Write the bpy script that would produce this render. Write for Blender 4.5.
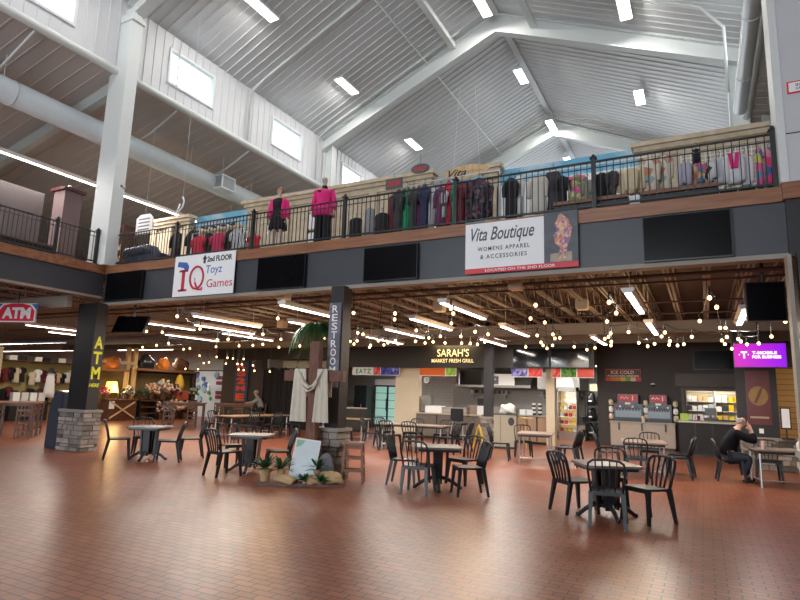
import bpy, bmesh, math, random
from mathutils import Vector, Matrix
R_ = math.radians
random.seed(7)
for o in list(bpy.data.objects): bpy.data.objects.remove(o)
sc = bpy.context.scene
COL = sc.collection
# ------------------------------------------------------------------ camera
FPX, YAW, PITCH, ROLL, EYE = 571.67, .488623, .164285, .0311338, 1.6
fw = Vector((-math.sin(YAW)*math.cos(PITCH), math.cos(YAW)*math.cos(PITCH), math.sin(PITCH)))
rt0 = Vector((math.cos(YAW), math.sin(YAW), 0)); up0 = rt0.cross(fw)
rt = math.cos(ROLL)*rt0 + math.sin(ROLL)*up0; up = -math.sin(ROLL)*rt0 + math.cos(ROLL)*up0
cd = bpy.data.cameras.new('camera'); cam = bpy.data.objects.new('camera', cd); COL.objects.link(cam)
cd.sensor_width = 36; cd.lens = FPX/800*36; cd.clip_end = 300; cd.clip_start = .05
m = Matrix.Identity(4)
for i in range(3): m[i][0], m[i][1], m[i][2] = rt[i], up[i], -fw[i]
m.translation = Vector((0, 0, EYE)); cam.matrix_world = m
sc.camera = cam
def at(x, y, ax, val):
    """world point on a plane (ax = 0,1,2) seen along direction (x,y)"""
    d = fw + rt*((x-400)/FPX) + up*((300-y)/FPX)
    o = Vector((0, 0, EYE)); t = (val-o[ax])/d[ax]
    return o + d*t
# ------------------------------------------------------------------ world, lights, exposure
sc.view_settings.view_transform = 'Standard'; sc.view_settings.look = 'None'
sc.view_settings.gamma = 1; sc.view_settings.use_curve_mapping = False
sc.view_settings.exposure = 0.12
w = bpy.data.worlds.new('sky'); sc.world = w; w.use_nodes = True
w.node_tree.nodes['Background'].inputs[0].default_value = (.80, .91, 1, 1)
w.node_tree.nodes['Background'].inputs[1].default_value = 2.6
sc.cycles.use_denoising = True
sc.cycles.max_bounces = 8; sc.cycles.diffuse_bounces = 5; sc.cycles.glossy_bounces = 3
sc.cycles.transmission_bounces = 5; sc.cycles.transparent_max_bounces = 8
sc.cycles.sample_clamp_indirect = 6; sc.cycles.caustics_reflective = False; sc.cycles.caustics_refractive = False
def area(name, loc, size, power, col, rot=(0, 0, 0)):
    l = bpy.data.lights.new(name, 'AREA'); l.shape = 'RECTANGLE'; l.size, l.size_y = size
    l.energy = power; l.color = col
    o = bpy.data.objects.new(name, l); COL.objects.link(o); o.location = loc; o.rotation_euler = rot
    return o
# daylight through the glazed entrance wall behind the camera and through the clerestory windows
area('entrance_daylight', (-6.3, -13.4, 4.6), (13, 8), 1700, (.86, .94, 1), (R_(90), 0, 0))
area('gable_daylight', (-6.3, 37.4, 9.5), (9, 5.5), 700, (.85, .93, 1), (R_(-90), 0, 0))
for k in range(-2, 7):
    yy = 11.62 + 4.72*k
    if yy < 36:
        area('clerestory_daylight', (-13.78, yy, 11.25), (1.1, 1.8), 12, (.86, .94, 1), (0, R_(-90), 0))
        area('clerestory_daylight', (1.48, yy, 11.25), (1.1, 1.8), 12, (.86, .94, 1), (0, R_(90), 0))
# ------------------------------------------------------------------ materials
MATS = {}
def mat(name, col, rough=.6, metal=0, var=.12, scale=8, bump=0, emit=0, spec=.5, alpha=None):
    if name in MATS: return MATS[name]
    M = bpy.data.materials.new(name); M.use_nodes = True; nt = M.node_tree; b = nt.nodes['Principled BSDF']
    c = tuple(col)
    if emit:
        b.inputs['Base Color'].default_value = (*c, 1)
        b.inputs['Emission Color'].default_value = (*c, 1); b.inputs['Emission Strength'].default_value = emit
    else:
        tc = nt.nodes.new('ShaderNodeTexCoord'); n = nt.nodes.new('ShaderNodeTexNoise')
        n.inputs['Scale'].default_value = scale; n.inputs['Detail'].default_value = 3
        nt.links.new(tc.outputs['Object'], n.inputs['Vector'])
        mx = nt.nodes.new('ShaderNodeMix'); mx.data_type = 'RGBA'
        mx.inputs[6].default_value = (*[v*(1-var) for v in c], 1); mx.inputs[7].default_value = (*[min(1, v*(1+var)) for v in c], 1)
        nt.links.new(n.outputs['Fac'], mx.inputs[0]); nt.links.new(mx.outputs[2], b.inputs['Base Color'])
        if bump:
            bp = nt.nodes.new('ShaderNodeBump'); bp.inputs['Strength'].default_value = bump; bp.inputs['Distance'].default_value = .02
            nt.links.new(n.outputs['Fac'], bp.inputs['Height']); nt.links.new(bp.outputs[0], b.inputs['Normal'])
    b.inputs['Roughness'].default_value = rough; b.inputs['Metallic'].default_value = metal
    b.inputs['Specular IOR Level'].default_value = spec
    if alpha is not None: b.inputs['Alpha'].default_value = alpha
    MATS[name] = M; return M
def glass(name, col=(.9, .97, 1), a=.18):
    if name in MATS: return MATS[name]
    M = bpy.data.materials.new(name); M.use_nodes = True; nt = M.node_tree; nt.nodes.clear()
    o = nt.nodes.new('ShaderNodeOutputMaterial'); t = nt.nodes.new('ShaderNodeBsdfTransparent'); g = nt.nodes.new('ShaderNodeBsdfGlossy')
    g.inputs['Roughness'].default_value = .04; t.inputs['Color'].default_value = (*col, 1)
    x = nt.nodes.new('ShaderNodeMixShader'); x.inputs[0].default_value = a
    nt.links.new(t.outputs[0], x.inputs[1]); nt.links.new(g.outputs[0], x.inputs[2]); nt.links.new(x.outputs[0], o.inputs[0])
    MATS[name] = M; return M
def brickmat(name, c1, c2, mortar, bw, rh, ms, rough=.35, vec='XY', bump=.3, offset=.5, noise=.25, scale=1.0, roughvar=0, mixnoise=1.3):
    M = bpy.data.materials.new(name); M.use_nodes = True; nt = M.node_tree; b = nt.nodes['Principled BSDF']; b.inputs['Specular IOR Level'].default_value = .40
    tc = nt.nodes.new('ShaderNodeTexCoord'); sp = nt.nodes.new('ShaderNodeSeparateXYZ'); cb = nt.nodes.new('ShaderNodeCombineXYZ')
    nt.links.new(tc.outputs['Object'], sp.inputs[0])
    if vec == 'XY': nt.links.new(sp.outputs[0], cb.inputs[0]); nt.links.new(sp.outputs[1], cb.inputs[1])
    elif vec == 'XZ':
        ad = nt.nodes.new('ShaderNodeMath'); nt.links.new(sp.outputs[0], ad.inputs[0]); nt.links.new(sp.outputs[1], ad.inputs[1])
        nt.links.new(ad.outputs[0], cb.inputs[0]); nt.links.new(sp.outputs[2], cb.inputs[1])
    br = nt.nodes.new('ShaderNodeTexBrick'); nt.links.new(cb.outputs[0], br.inputs['Vector'])
    br.inputs['Color1'].default_value = (*c1, 1); br.inputs['Color2'].default_value = (*c2, 1); br.inputs['Mortar'].default_value = (*mortar, 1)
    br.inputs['Scale'].default_value = scale; br.inputs['Mortar Size'].default_value = ms; br.inputs['Brick Width'].default_value = bw
    br.inputs['Row Height'].default_value = rh; br.offset = offset; br.inputs['Mortar Smooth'].default_value = .2
    n = nt.nodes.new('ShaderNodeTexNoise'); n.inputs['Scale'].default_value = mixnoise; n.inputs['Detail'].default_value = 5
    nt.links.new(tc.outputs['Object'], n.inputs['Vector'])
    hs = nt.nodes.new('ShaderNodeHueSaturation'); mr = nt.nodes.new('ShaderNodeMapRange')
    mr.inputs[3].default_value = 1-noise; mr.inputs[4].default_value = 1+noise
    nt.links.new(n.outputs['Fac'], mr.inputs[0]); nt.links.new(mr.outputs[0], hs.inputs['Value']); nt.links.new(br.outputs['Color'], hs.inputs['Color'])
    nt.links.new(hs.outputs[0], b.inputs['Base Color'])
    bp = nt.nodes.new('ShaderNodeBump'); bp.inputs['Strength'].default_value = bump; bp.inputs['Distance'].default_value = .004; bp.invert = True
    nt.links.new(br.outputs['Fac'], bp.inputs['Height']); nt.links.new(bp.outputs[0], b.inputs['Normal'])
    b.inputs['Roughness'].default_value = rough
    if roughvar:
        m2 = nt.nodes.new('ShaderNodeMapRange'); m2.inputs[3].default_value = rough-roughvar; m2.inputs[4].default_value = rough+roughvar
        nt.links.new(n.outputs['Fac'], m2.inputs[0]); nt.links.new(m2.outputs[0], b.inputs['Roughness'])
    MATS[name] = M; return M
def wood(name, c1, c2, scale=3, rough=.5, axis=(1, 1, 12)):
    if name in MATS: return MATS[name]
    M = bpy.data.materials.new(name); M.use_nodes = True; nt = M.node_tree; b = nt.nodes['Principled BSDF']
    tc = nt.nodes.new('ShaderNodeTexCoord'); mp = nt.nodes.new('ShaderNodeMapping'); mp.inputs['Scale'].default_value = axis
    n = nt.nodes.new('ShaderNodeTexNoise'); n.inputs['Scale'].default_value = scale; n.inputs['Detail'].default_value = 6
    cr = nt.nodes.new('ShaderNodeValToRGB'); cr.color_ramp.elements[0].position = .3; cr.color_ramp.elements[1].position = .7
    cr.color_ramp.elements[0].color = (*c1, 1); cr.color_ramp.elements[1].color = (*c2, 1)
    nt.links.new(tc.outputs['Object'], mp.inputs[0]); nt.links.new(mp.outputs[0], n.inputs['Vector']); nt.links.new(n.outputs['Fac'], cr.inputs[0])
    nt.links.new(cr.outputs[0], b.inputs['Base Color']); b.inputs['Roughness'].default_value = rough
    MATS[name] = M; return M
def pattern(name, cols, scale=14, kind='voronoi', rough=.85):
    """printed cloth or printed paper: random blotches in the given colours"""
    if name in MATS: return MATS[name]
    M = bpy.data.materials.new(name); M.use_nodes = True; nt = M.node_tree; b = nt.nodes['Principled BSDF']
    tc = nt.nodes.new('ShaderNodeTexCoord')
    if kind == 'wave':
        v = nt.nodes.new('ShaderNodeTexWave'); v.inputs['Scale'].default_value = scale; v.inputs['Distortion'].default_value = 1; out = v.outputs['Fac']
    else:
        v = nt.nodes.new('ShaderNodeTexVoronoi'); v.inputs['Scale'].default_value = scale; out = None
    nt.links.new(tc.outputs['Object'], v.inputs['Vector'])
    if out is None:
        s = nt.nodes.new('ShaderNodeSeparateColor'); nt.links.new(v.outputs['Color'], s.inputs[0]); out = s.outputs[0]
    cr = nt.nodes.new('ShaderNodeValToRGB'); cr.color_ramp.interpolation = 'CONSTANT'
    while len(cr.color_ramp.elements) < len(cols): cr.color_ramp.elements.new(.5)
    for i, c in enumerate(cols): cr.color_ramp.elements[i].position = i/len(cols); cr.color_ramp.elements[i].color = (*c, 1)
    nt.links.new(out, cr.inputs[0]); nt.links.new(cr.outputs[0], b.inputs['Base Color']); b.inputs['Roughness'].default_value = rough
    MATS[name] = M; return M
WHITE = mat('white_painted_steel', (.68, .71, .70), .5, var=.04)
PANEL = mat('white_metal_liner', (.60, .61, .62), .42, var=.06, scale=1.5)
CLERE = mat('clerestory_liner', (.66, .67, .70), .45, var=.05, scale=1.5)
LOWROOF = mat('taupe_roof_liner', (.50, .455, .425), .6, var=.06, scale=2)
DUCT = mat('duct_paint', (.68, .75, .78), .4, var=.04)
CHAR = mat('charcoal_paint', (.052, .056, .068), .45, var=.1, scale=3)
CHARD = mat('charcoal_paint_dark', (.018, .017, .019), .5, var=.1, scale=3)
BLK = mat('black_metal', (.018, .018, .02), .4, var=.1)
BLKP = mat('black_plastic', (.02, .022, .026), .3, var=.1)
RESIN = mat('charcoal_resin', (.013, .016, .021), .42, var=.15)
SCREEN = mat('dark_screen', (.004, .004, .005), .22, var=.05, spec=.12)
GLOSS = mat('glossy_screen', (.006, .006, .008), .08, var=.05)
TANW = mat('tan_ceiling_paint', (.31, .28, .24), .6, var=.12, scale=3)
DECKM = mat('brown_deck_paint', (.10, .082, .070), .7, var=.15, scale=2)
SOFF = mat('dark_soffit_paint', (.022, .018, .015), .5, var=.1)
WALLB = mat('brown_black_wall', (.040, .032, .028), .6, var=.1)
TRIMW = wood('fascia_wood', (.19, .075, .035), (.36, .16, .08), 2, .4, (.6, 4, 10))
WOODD = wood('dark_stained_wood', (.07, .028, .015), (.16, .07, .04), 4, .4)
WOODM = wood('medium_wood', (.17, .07, .035), (.30, .135, .07), 4, .45)
WOODC = wood('cross_wood', (.10, .035, .018), (.19, .075, .04), 5, .6, (6, 6, 1))
WOODL = wood('light_wood', (.55, .36, .16), (.75, .52, .27), 2, .5, (8, 8, 1))
STEEL = mat('stainless_steel', (.42, .40, .37), .3, .8, var=.08)
CHROME = mat('chrome', (.6, .6, .6), .42, .9, var=.03)
CREAM = mat('cream_paint', (.70, .60, .43), .6, var=.05)
WHT = mat('white_plastic', (.75, .74, .72), .5, var=.04)
PAPER = mat('paper_white', (.90, .91, .92), .7, var=.03)
LAM = mat('tan_laminate', (.30, .22, .175), .4, var=.1)
LAMT = mat('table_laminate', (.24, .16, .13), .38, var=.1)
BEIGE = mat('beige_metal', (.36, .33, .25), .5, var=.06)
RED = mat('bright_red', (.70, .03, .03), .5, var=.05)
YEL = mat('safety_yellow', (.85, .62, .02), .4, var=.05)
SKIN = mat('skin', (.50, .28, .20), .55, var=.06)
MANN = mat('mannequin_skin', (.55, .42, .34), .5, var=.05)
DRAPE = mat('offwhite_cloth', (.66, .62, .52), .9, var=.05)
MAG = mat('magenta_cloth', (.75, .02, .20), .8, var=.1)
BLC = mat('black_cloth', (.012, .012, .015), .9, var=.2)
GRN = mat('leaf_green', (.04, .12, .035), .6, var=.4, scale=20)
STONE = None
FLOORM = brickmat('brick_paver_floor', (.31, .098, .048), (.225, .064, .034), (.045, .02, .014), .2, .1, .007, .31, 'XY', .12, .5, .22, 1, .05, 1.6)
SWHITE = mat('light_panel', (1, .97, .93), .5, emit=6)
STUBE = mat('light_tube', (1, .95, .88), .5, emit=7)
SWARM = mat('warm_bulb', (1, .62, .26), .5, emit=6)
STONE = mat('ledge_stone', (.27, .24, .21), .85, var=.35, scale=9, bump=.8)
def per_island(M, lo, hi):
    nt = M.node_tree; b = nt.nodes['Principled BSDF']; src = b.inputs['Base Color'].links[0].from_socket
    g = nt.nodes.new('ShaderNodeNewGeometry'); r = nt.nodes.new('ShaderNodeMapRange'); h = nt.nodes.new('ShaderNodeHueSaturation')
    r.inputs[3].default_value = lo; r.inputs[4].default_value = hi
    nt.links.new(g.outputs['Random Per Island'], r.inputs[0]); nt.links.new(r.outputs[0], h.inputs['Value']); nt.links.new(src, h.inputs['Color']); nt.links.new(h.outputs[0], b.inputs['Base Color'])
per_island(STONE, .35, 1.6)
# ------------------------------------------------------------------ mesh building
class MB:
    def __init__(s): s.bm = bmesh.new()
    def _add(s, verts, faces):
        vs = [s.bm.verts.new(v) for v in verts]
        for f in faces:
            try: s.bm.faces.new([vs[i] for i in f])
            except ValueError: pass
        return vs
    def box(s, x0, x1, y0, y1, z0, z1, rz=0, c=None):
        vs = [(x, y, z) for z in (z0, z1) for y in (y0, y1) for x in (x0, x1)]
        if rz:
            c = c or ((x0+x1)/2, (y0+y1)/2); cs, sn = math.cos(rz), math.sin(rz)
            vs = [(c[0]+(x-c[0])*cs-(y-c[1])*sn, c[1]+(x-c[0])*sn+(y-c[1])*cs, z) for x, y, z in vs]
        s._add(vs, [(0, 2, 3, 1), (4, 5, 7, 6), (0, 1, 5, 4), (1, 3, 7, 5), (3, 2, 6, 7), (2, 0, 4, 6)]); return s
    def beam(s, p, q, w, h, w2=None, h2=None, upv=(0, 0, 1)):
        p, q = Vector(p), Vector(q); d = (q-p).normalized(); u = Vector(upv)
        if abs(d.dot(u)) > .98: u = Vector((0, 1, 0))
        a = d.cross(u).normalized(); b = a.cross(d); w2 = w if w2 is None else w2; h2 = h if h2 is None else h2
        vs = []
        for pt, ww, hh in ((p, w, h), (q, w2, h2)):
            for i, j in ((-1, -1), (1, -1), (1, 1), (-1, 1)): vs.append(pt+a*(i*ww/2)+b*(j*hh/2))
        s._add(vs, [(3, 2, 1, 0), (4, 5, 6, 7), (0, 1, 5, 4), (1, 2, 6, 5), (2, 3, 7, 6), (3, 0, 4, 7)]); return s
    def tube(s, pts, r, n=8, closed=False, r2=None):
        pts = [Vector(p) for p in pts]; k = len(pts); rings = []
        prev = None
        for i, p in enumerate(pts):
            if closed: d = pts[(i+1) % k]-pts[i-1]
            else: d = pts[min(i+1, k-1)]-pts[max(i-1, 0)]
            d = d.normalized() if d.length > 1e-9 else Vector((0, 0, 1))
            if prev is None:
                u = Vector((0, 0, 1)) if abs(d.z) < .9 else Vector((1, 0, 0)); a = d.cross(u).normalized()
            else: a = (prev-d*prev.dot(d)).normalized()
            prev = a; b = d.cross(a)
            rr = r[i] if isinstance(r, (list, tuple)) else r
            ry = rr if r2 is None else r2
            rings.append([s.bm.verts.new(p+a*(math.cos(t)*rr)+b*(math.sin(t)*ry)) for t in [2*math.pi*j/n for j in range(n)]])
        for i in range(k if closed else k-1):
            A, B = rings[i], rings[(i+1) % k]
            for j in range(n): s.bm.faces.new((A[j], A[(j+1) % n], B[(j+1) % n], B[j]))
        if not closed: s.bm.faces.new(rings[0][::-1]); s.bm.faces.new(rings[-1])
        return s
    def loft(s, rings, cap=True):
        R = [[s.bm.verts.new(v) for v in r] for r in rings]; n = len(R[0])
        for A, B in zip(R, R[1:]):
            for j in range(n): s.bm.faces.new((A[j], A[(j+1) % n], B[(j+1) % n], B[j]))
        if cap: s.bm.faces.new(R[0][::-1]); s.bm.faces.new(R[-1])
        return s
    def lathe(s, prof, c=(0, 0, 0), n=16, sx=1, sy=1):
        return s.loft([[(c[0]+math.cos(2*math.pi*j/n)*r*sx, c[1]+math.sin(2*math.pi*j/n)*r*sy, c[2]+z) for j in range(n)] for r, z in prof])
    def ball(s, c, r, n=10, sz=1):
        pr = [(max(.02*r, r*math.sin(math.pi*i/6)), -r*sz*math.cos(math.pi*i/6)) for i in range(7)]
        return s.lathe(pr, c, n)
    def prism(s, poly, a, b, axis='y'):
        """outline in the plane across axis, extruded from a to b"""
        f = {'y': lambda u, v, t: (u, t, v), 'x': lambda u, v, t: (t, u, v), 'z': lambda u, v, t: (u, v, t)}[axis]
        n = len(poly)
        vs = [f(u, v, a) for u, v in poly]+[f(u, v, b) for u, v in poly]
        s._add(vs, [tuple(range(n))[::-1], tuple(range(n, 2*n))]+[(i, (i+1) % n, n+(i+1) % n, n+i) for i in range(n)]); return s
    def build(s, name, m, parent=None, loc=(0, 0, 0), rz=0, smooth=False, bevel=0, label=None):
        bm = s.bm
        if not smooth or True: bmesh.ops.recalc_face_normals(bm, faces=bm.faces)
        if bevel: bmesh.ops.bevel(bm, geom=bm.edges[:], offset=bevel, segments=2, affect='EDGES', clamp_overlap=True)
        me = bpy.data.meshes.new(name); bm.to_mesh(me); bm.free()
        if smooth:
            for p in me.polygons: p.use_smooth = True
        me.materials.append(m); o = bpy.data.objects.new(name, me); COL.objects.link(o)
        o.location = loc; o.rotation_euler = (0, 0, rz)
        if parent: o.parent = parent
        if label: o['label'] = label
        return o
def tag(o, label=None, cat=None, group=None, kind=None):
    for k, v in (('label', label), ('category', cat), ('group', group), ('kind', kind)):
        if v: o[k] = v
    return o
def E(name, loc, label, cat, group=None, rz=0):
    o = bpy.data.objects.new(name, None); COL.objects.link(o); o.location = loc; o.rotation_euler = (0, 0, rz); o.empty_display_size = .1
    return tag(o, label, cat, group)
KIDS = {}
def copy_tree(o, parent=None):
    c = o.copy(); COL.objects.link(c); c.parent = parent
    for ch in [x for x in o.children]: copy_tree(ch, c)
    return c
def place(proto, loc, rz, label, group=None, first=None):
    """use the prototype itself the first time, copies afterwards"""
    if proto.get('used') is None: o = proto; o['used'] = 1
    else: o = copy_tree(proto)
    o.location = loc; o.rotation_euler = (0, 0, rz); o['label'] = label
    if group: o['group'] = group
    return o
def struct(name, mb, m, loc=(0, 0, 0), parent=None, **k):
    o = mb.build(name, m, parent, loc, **k)
    if parent is None: o['kind'] = 'structure'
    return o
def text(s, m, parent, c, w, h, face='-y', thick=.004, shear=0, bold=0, name='lettering', spacing=1):
    cu = bpy.data.curves.new('t', 'FONT'); cu.body = s; cu.extrude = .02; cu.shear = shear; cu.offset = bold; cu.resolution_u = 3; cu.space_character = spacing
    cu.align_x = 'CENTER'; cu.align_y = 'CENTER'
    ob = bpy.data.objects.new('t', cu); COL.objects.link(ob)
    dg = bpy.context.evaluated_depsgraph_get(); me = bpy.data.meshes.new_from_object(ob.evaluated_get(dg))
    bpy.data.objects.remove(ob)
    xs = [v.co.x for v in me.vertices]; ys = [v.co.y for v in me.vertices]
    x0, x1, y0, y1 = min(xs), max(xs), min(ys), max(ys)
    for v in me.vertices:
        a = ((v.co.x-x0)/(x1-x0)-.5)*w; b = ((v.co.y-y0)/(y1-y0)-.5)*h; t = (v.co.z/.02)*thick/2
        v.co = {'-y': (a, -t, b), '+x': (t, a, b), '-x': (-t, -a, b), '+y': (-a, t, b)}[face]
    me.materials.clear(); me.materials.append(m); me.name = name
    o = bpy.data.objects.new(name, me); COL.objects.link(o); o.location = c; o.parent = parent
    return o
def skin(name, chains, m, parent=None, loc=(0, 0, 0), rz=0, sub=2, root=0):
    """one continuous surface grown over a skeleton: chains = lists of (key, xyz, radius) with shared keys"""
    idx, co, rad, ed = {}, [], [], []
    for ch in chains:
        prev = None
        for it in ch:
            k = it[0]
            if k not in idx: idx[k] = len(co); co.append(it[1]); rad.append(it[2])
            if prev is not None: ed.append((prev, idx[k]))
            prev = idx[k]
    me = bpy.data.meshes.new(name); me.from_pydata(co, ed, []); o = bpy.data.objects.new(name, me); COL.objects.link(o)
    o.modifiers.new('s', 'SKIN')
    if not me.skin_vertices: raise RuntimeError('no skin layer')
    for i, r in enumerate(rad):
        d = me.skin_vertices[0].data[i]; d.radius = r if isinstance(r, tuple) else (r, r); d.use_root = (i == root)
    ss = o.modifiers.new('u', 'SUBSURF'); ss.levels = sub; ss.render_levels = sub
    dg = bpy.context.evaluated_depsgraph_get(); me2 = bpy.data.meshes.new_from_object(o.evaluated_get(dg))
    o.modifiers.clear(); o.data = me2; bpy.data.meshes.remove(me)
    for p in me2.polygons: p.use_smooth = True
    me2.materials.clear(); me2.materials.append(m); o.location = loc; o.rotation_euler = (0, 0, rz)
    if parent: o.parent = parent
    return o
# ================================================================== THE SETTING
XL, XR, XC = -13.9, 1.6, -6.2      # clerestory walls and ridge
ZE, ZR = 12.28, 15.9               # eave and ridge
YF = 9.3                           # face of the upper floor
Y0, Y1 = -14, 38
struct('floor', MB().box(-45, 14, Y0, 40, -.1, 0), FLOORM)
def ribbed(p0, p1, q0, q1, step, rw, rd, nrm):
    """sheet between edges p0-p1 and q0-q1 with ribs running from p to q"""
    p0, p1, q0, q1 = map(Vector, (p0, p1, q0, q1)); L = (p1-p0).length; n = int(L/step); nr = Vector(nrm); mb = MB()
    A, B = [], []
    for i in range(n+1):
        for f, d in ((0, 0), (.5*rw, rd), (1.5*rw, rd), (2*rw, 0)):
            t = min(1, (i*step+f)/L); A.append(p0.lerp(p1, t)+nr*d); B.append(q0.lerp(q1, t)+nr*d)
    va = [mb.bm.verts.new(v) for v in A]; vb = [mb.bm.verts.new(v) for v in B]
    va2 = [mb.bm.verts.new(v-nr*.05) for v in (A[0], A[-1])]; vb2 = [mb.bm.verts.new(v-nr*.05) for v in (B[0], B[-1])]
    for i in range(len(va)-1):
        if (A[i+1]-A[i]).length > 1e-5: mb.bm.faces.new((va[i], va[i+1], vb[i+1], vb[i]))
    mb.bm.faces.new((va2[0], vb2[0], vb2[1], va2[1]))
    return mb
def noflip(mb, name, m, **k): return struct(name, mb, m, **k)
sl = (ZR-ZE)/(XC-XL)
noflip(ribbed((XL, Y0, ZE), (XL, Y1, ZE), (XC, Y0, ZR), (XC, Y1, ZR), .31, .03, .026, (.2, 0, -1)), 'ceiling', PANEL)
noflip(ribbed((XR, Y0, ZE), (XR, Y1, ZE), (XC, Y0, ZR), (XC, Y1, ZR), .31, .03, .026, (-.2, 0, -1)), 'ceiling', PANEL)
struct('trim_1', MB().box(XC-.12, XC+.12, Y0, Y1, ZR-.16, ZR-.06), PANEL)
# low roofs outside the clerestory
zl = 10.1
noflip(ribbed((XL, Y0, zl), (XL, Y1, zl), (-34, Y0, zl-4.6), (-34, Y1, zl-4.6), .4, .025, .014, (0, 0, -1)), 'ceiling', LOWROOF)
noflip(ribbed((XR, Y0, zl), (XR, Y1, zl), (14, Y0, zl-2.6), (14, Y1, zl-2.6), .4, .025, .014, (0, 0, -1)), 'ceiling', LOWROOF)
# clerestory walls with window openings
WY = [11.62+4.72*k for k in range(-5, 6)]; WZ0, WZ1, WH = 10.68, 11.84, .92
def clerestory(X, side, name):
    s = 1 if side == 'L' else -1
    mb = MB(); cuts = sorted([y for y in WY if Y0+1.5 < y < Y1-1.5])
    segs = []; y = Y0
    for c in cuts: segs.append((y, c-WH, zl, ZE)); segs.append((c-WH, c+WH, zl, WZ0)); segs.append((c-WH, c+WH, WZ1, ZE)); y = c+WH
    segs.append((y, Y1, zl, ZE))
    for a, b, z0, z1 in segs:
        mb.box(X-s*.06, X, a, b, z0, z1)
        k = math.ceil(a/.3)*.3
        while k < b-.03:
            mb.box(X, X+s*.022, k-.015, k+.015, z0, z1); k += .3
    struct(name, mb, CLERE)
    if True:
        for i, c in enumerate(cuts):
            if side == 'R' and i > 99: continue
            fr = MB()
            for a, b, z0, z1 in ((c-WH, c-WH+.08, WZ0, WZ1), (c+WH-.08, c+WH, WZ0, WZ1), (c-WH+.08, c+WH-.08, WZ0, WZ0+.07), (c-WH+.08, c+WH-.08, WZ1-.07, WZ1)):
                fr.box(X-s*.12, X+s*.05, a, b, z0, z1)
            n = i+1+(20 if side == 'R' else 0)
            f = struct('window_%d' % n, fr, mat('window_frame_white', (.75, .80, .82), .4, var=.02))
            MB().box(X-s*.06, X-s*.05, c-WH+.08, c+WH-.08, WZ0+.07, WZ1-.07).build('pane', glass('clear_glass', (1, 1, 1), .05), f)
clerestory(XL, 'L', 'wall_left'); clerestory(XR, 'R', 'wall_right')
struct('trim_2', MB().tube([(XL+.06, Y0, zl+.02), (XL+.06, Y1, zl+.02)], .11, 12), WHITE, smooth=True)
struct('trim_3', MB().tube([(XR-.06, Y0, zl+.02), (XR-.06, Y1, zl+.02)], .11, 12), WHITE, smooth=True)
# far gable end with a big window, and the entrance wall behind the camera (glazed)
g = MB(); g.prism([(-14, 0), (1.7, 0), (1.7, 6.5), (-14, 6.5)], Y1, Y1+.1)
g.prism([(-14, 6.5), (-11, 6.5), (-11, 13.4), (-14, 12.3)], Y1, Y1+.1); g.prism([(-1.4, 6.5), (1.7, 6.5), (1.7, 12.3), (-1.4, 13.4)], Y1, Y1+.1)
g.prism([(-11, 12.6), (-1.4, 12.6), (-1.4, 13.4), (XC, 16), (-11, 13.4)], Y1, Y1+.1)
struct('wall_far', g, CLERE)
fr = MB()
for x in (-11, -8.6, -6.2, -3.8, -1.5): fr.box(x, x+.1, Y1, Y1+.12, 6.5, 12.6)
fr.box(-11, -1.4, Y1, Y1+.12, 9.4, 9.5)
f = struct('window_40', fr, WHITE)
MB().box(-11, -1.4, Y1+.05, Y1+.06, 6.5, 12.6).build('pane', glass('clear_glass'), f)
g = MB(); g.box(-45, -13, Y0-.1, Y0, 0, 12); g.box(.5, 14, Y0-.1, Y0, 0, 12); g.prism([(-13, 8.8), (.5, 8.8), (.5, 13), (XC, 16), (-13, 13)], Y0-.1, Y0)
struct('wall_near', g, CLERE)
fr = MB()
for k in range(10): fr.box(-13+1.49*k, -12.9+1.49*k, Y0-.1, Y0, 0, 8.8)
for z in (2.4, 5.4): fr.box(-13, .5, Y0-.08, Y0-.02, z, z+.12)
f = struct('window_41', fr, WHITE); MB().box(-13, .5, Y0-.06, Y0-.05, 0, 8.8).build('pane', glass('clear_glass'), f)
# outer walls of the side buildings
struct('wall_west', MB().box(-45.1, -45, Y0, 40, 0, 8), mat('store_wall_cream', (.50, .47, .40), .7, var=.05))
struct('wall_north', MB().box(-45, 14, 39, 39.1, 0, 13), MATS['store_wall_cream'])
struct('wall_east', MB().box(14, 14.1, Y0, 40, 0, 12), MATS['store_wall_cream'])
# ------------------------------------------------------------------ upper floor: slab, fascia, wood edge
struct('floor', MB().box(-45, 14, YF+.05, 39, 4.42, 4.64), mat('upper_floor_carpet', (.16, .13, .11), .8, var=.1))
struct('floor', MB().box(-45, -13.75, Y0, YF+.05, 4.42, 4.64), MATS['upper_floor_carpet'])
struct('trim_4', MB().box(-13.62, 14, YF, YF+.14, 3.70, 4.44), CHAR)
struct('trim_5', MB().box(-13.7, 14, YF-.05, YF+.2, 4.44, 4.66), TRIMW)
struct('trim_6', MB().box(-13.62, 14, YF-.02, YF+.2, 3.63, 3.70), TANW)
struct('trim_7', MB().box(-13.76, -13.62, Y0, YF-.05, 3.86, 4.44), CHAR)
struct('trim_8', MB().box(-13.8, -13.57, Y0, YF-.05, 4.44, 4.66), TRIMW)
struct('trim_9', MB().box(-13.8, -13.6, Y0, YF-.05, 3.80, 3.86), TANW)
struct('trim_10', MB().box(1.13, 14, YF-.1, YF-.001, 3.63, 4.44), CHARD)
struct('trim_11', MB().box(1.10, 14, YF-.16, YF-.051, 4.44, 4.68), TRIMW)
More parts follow.
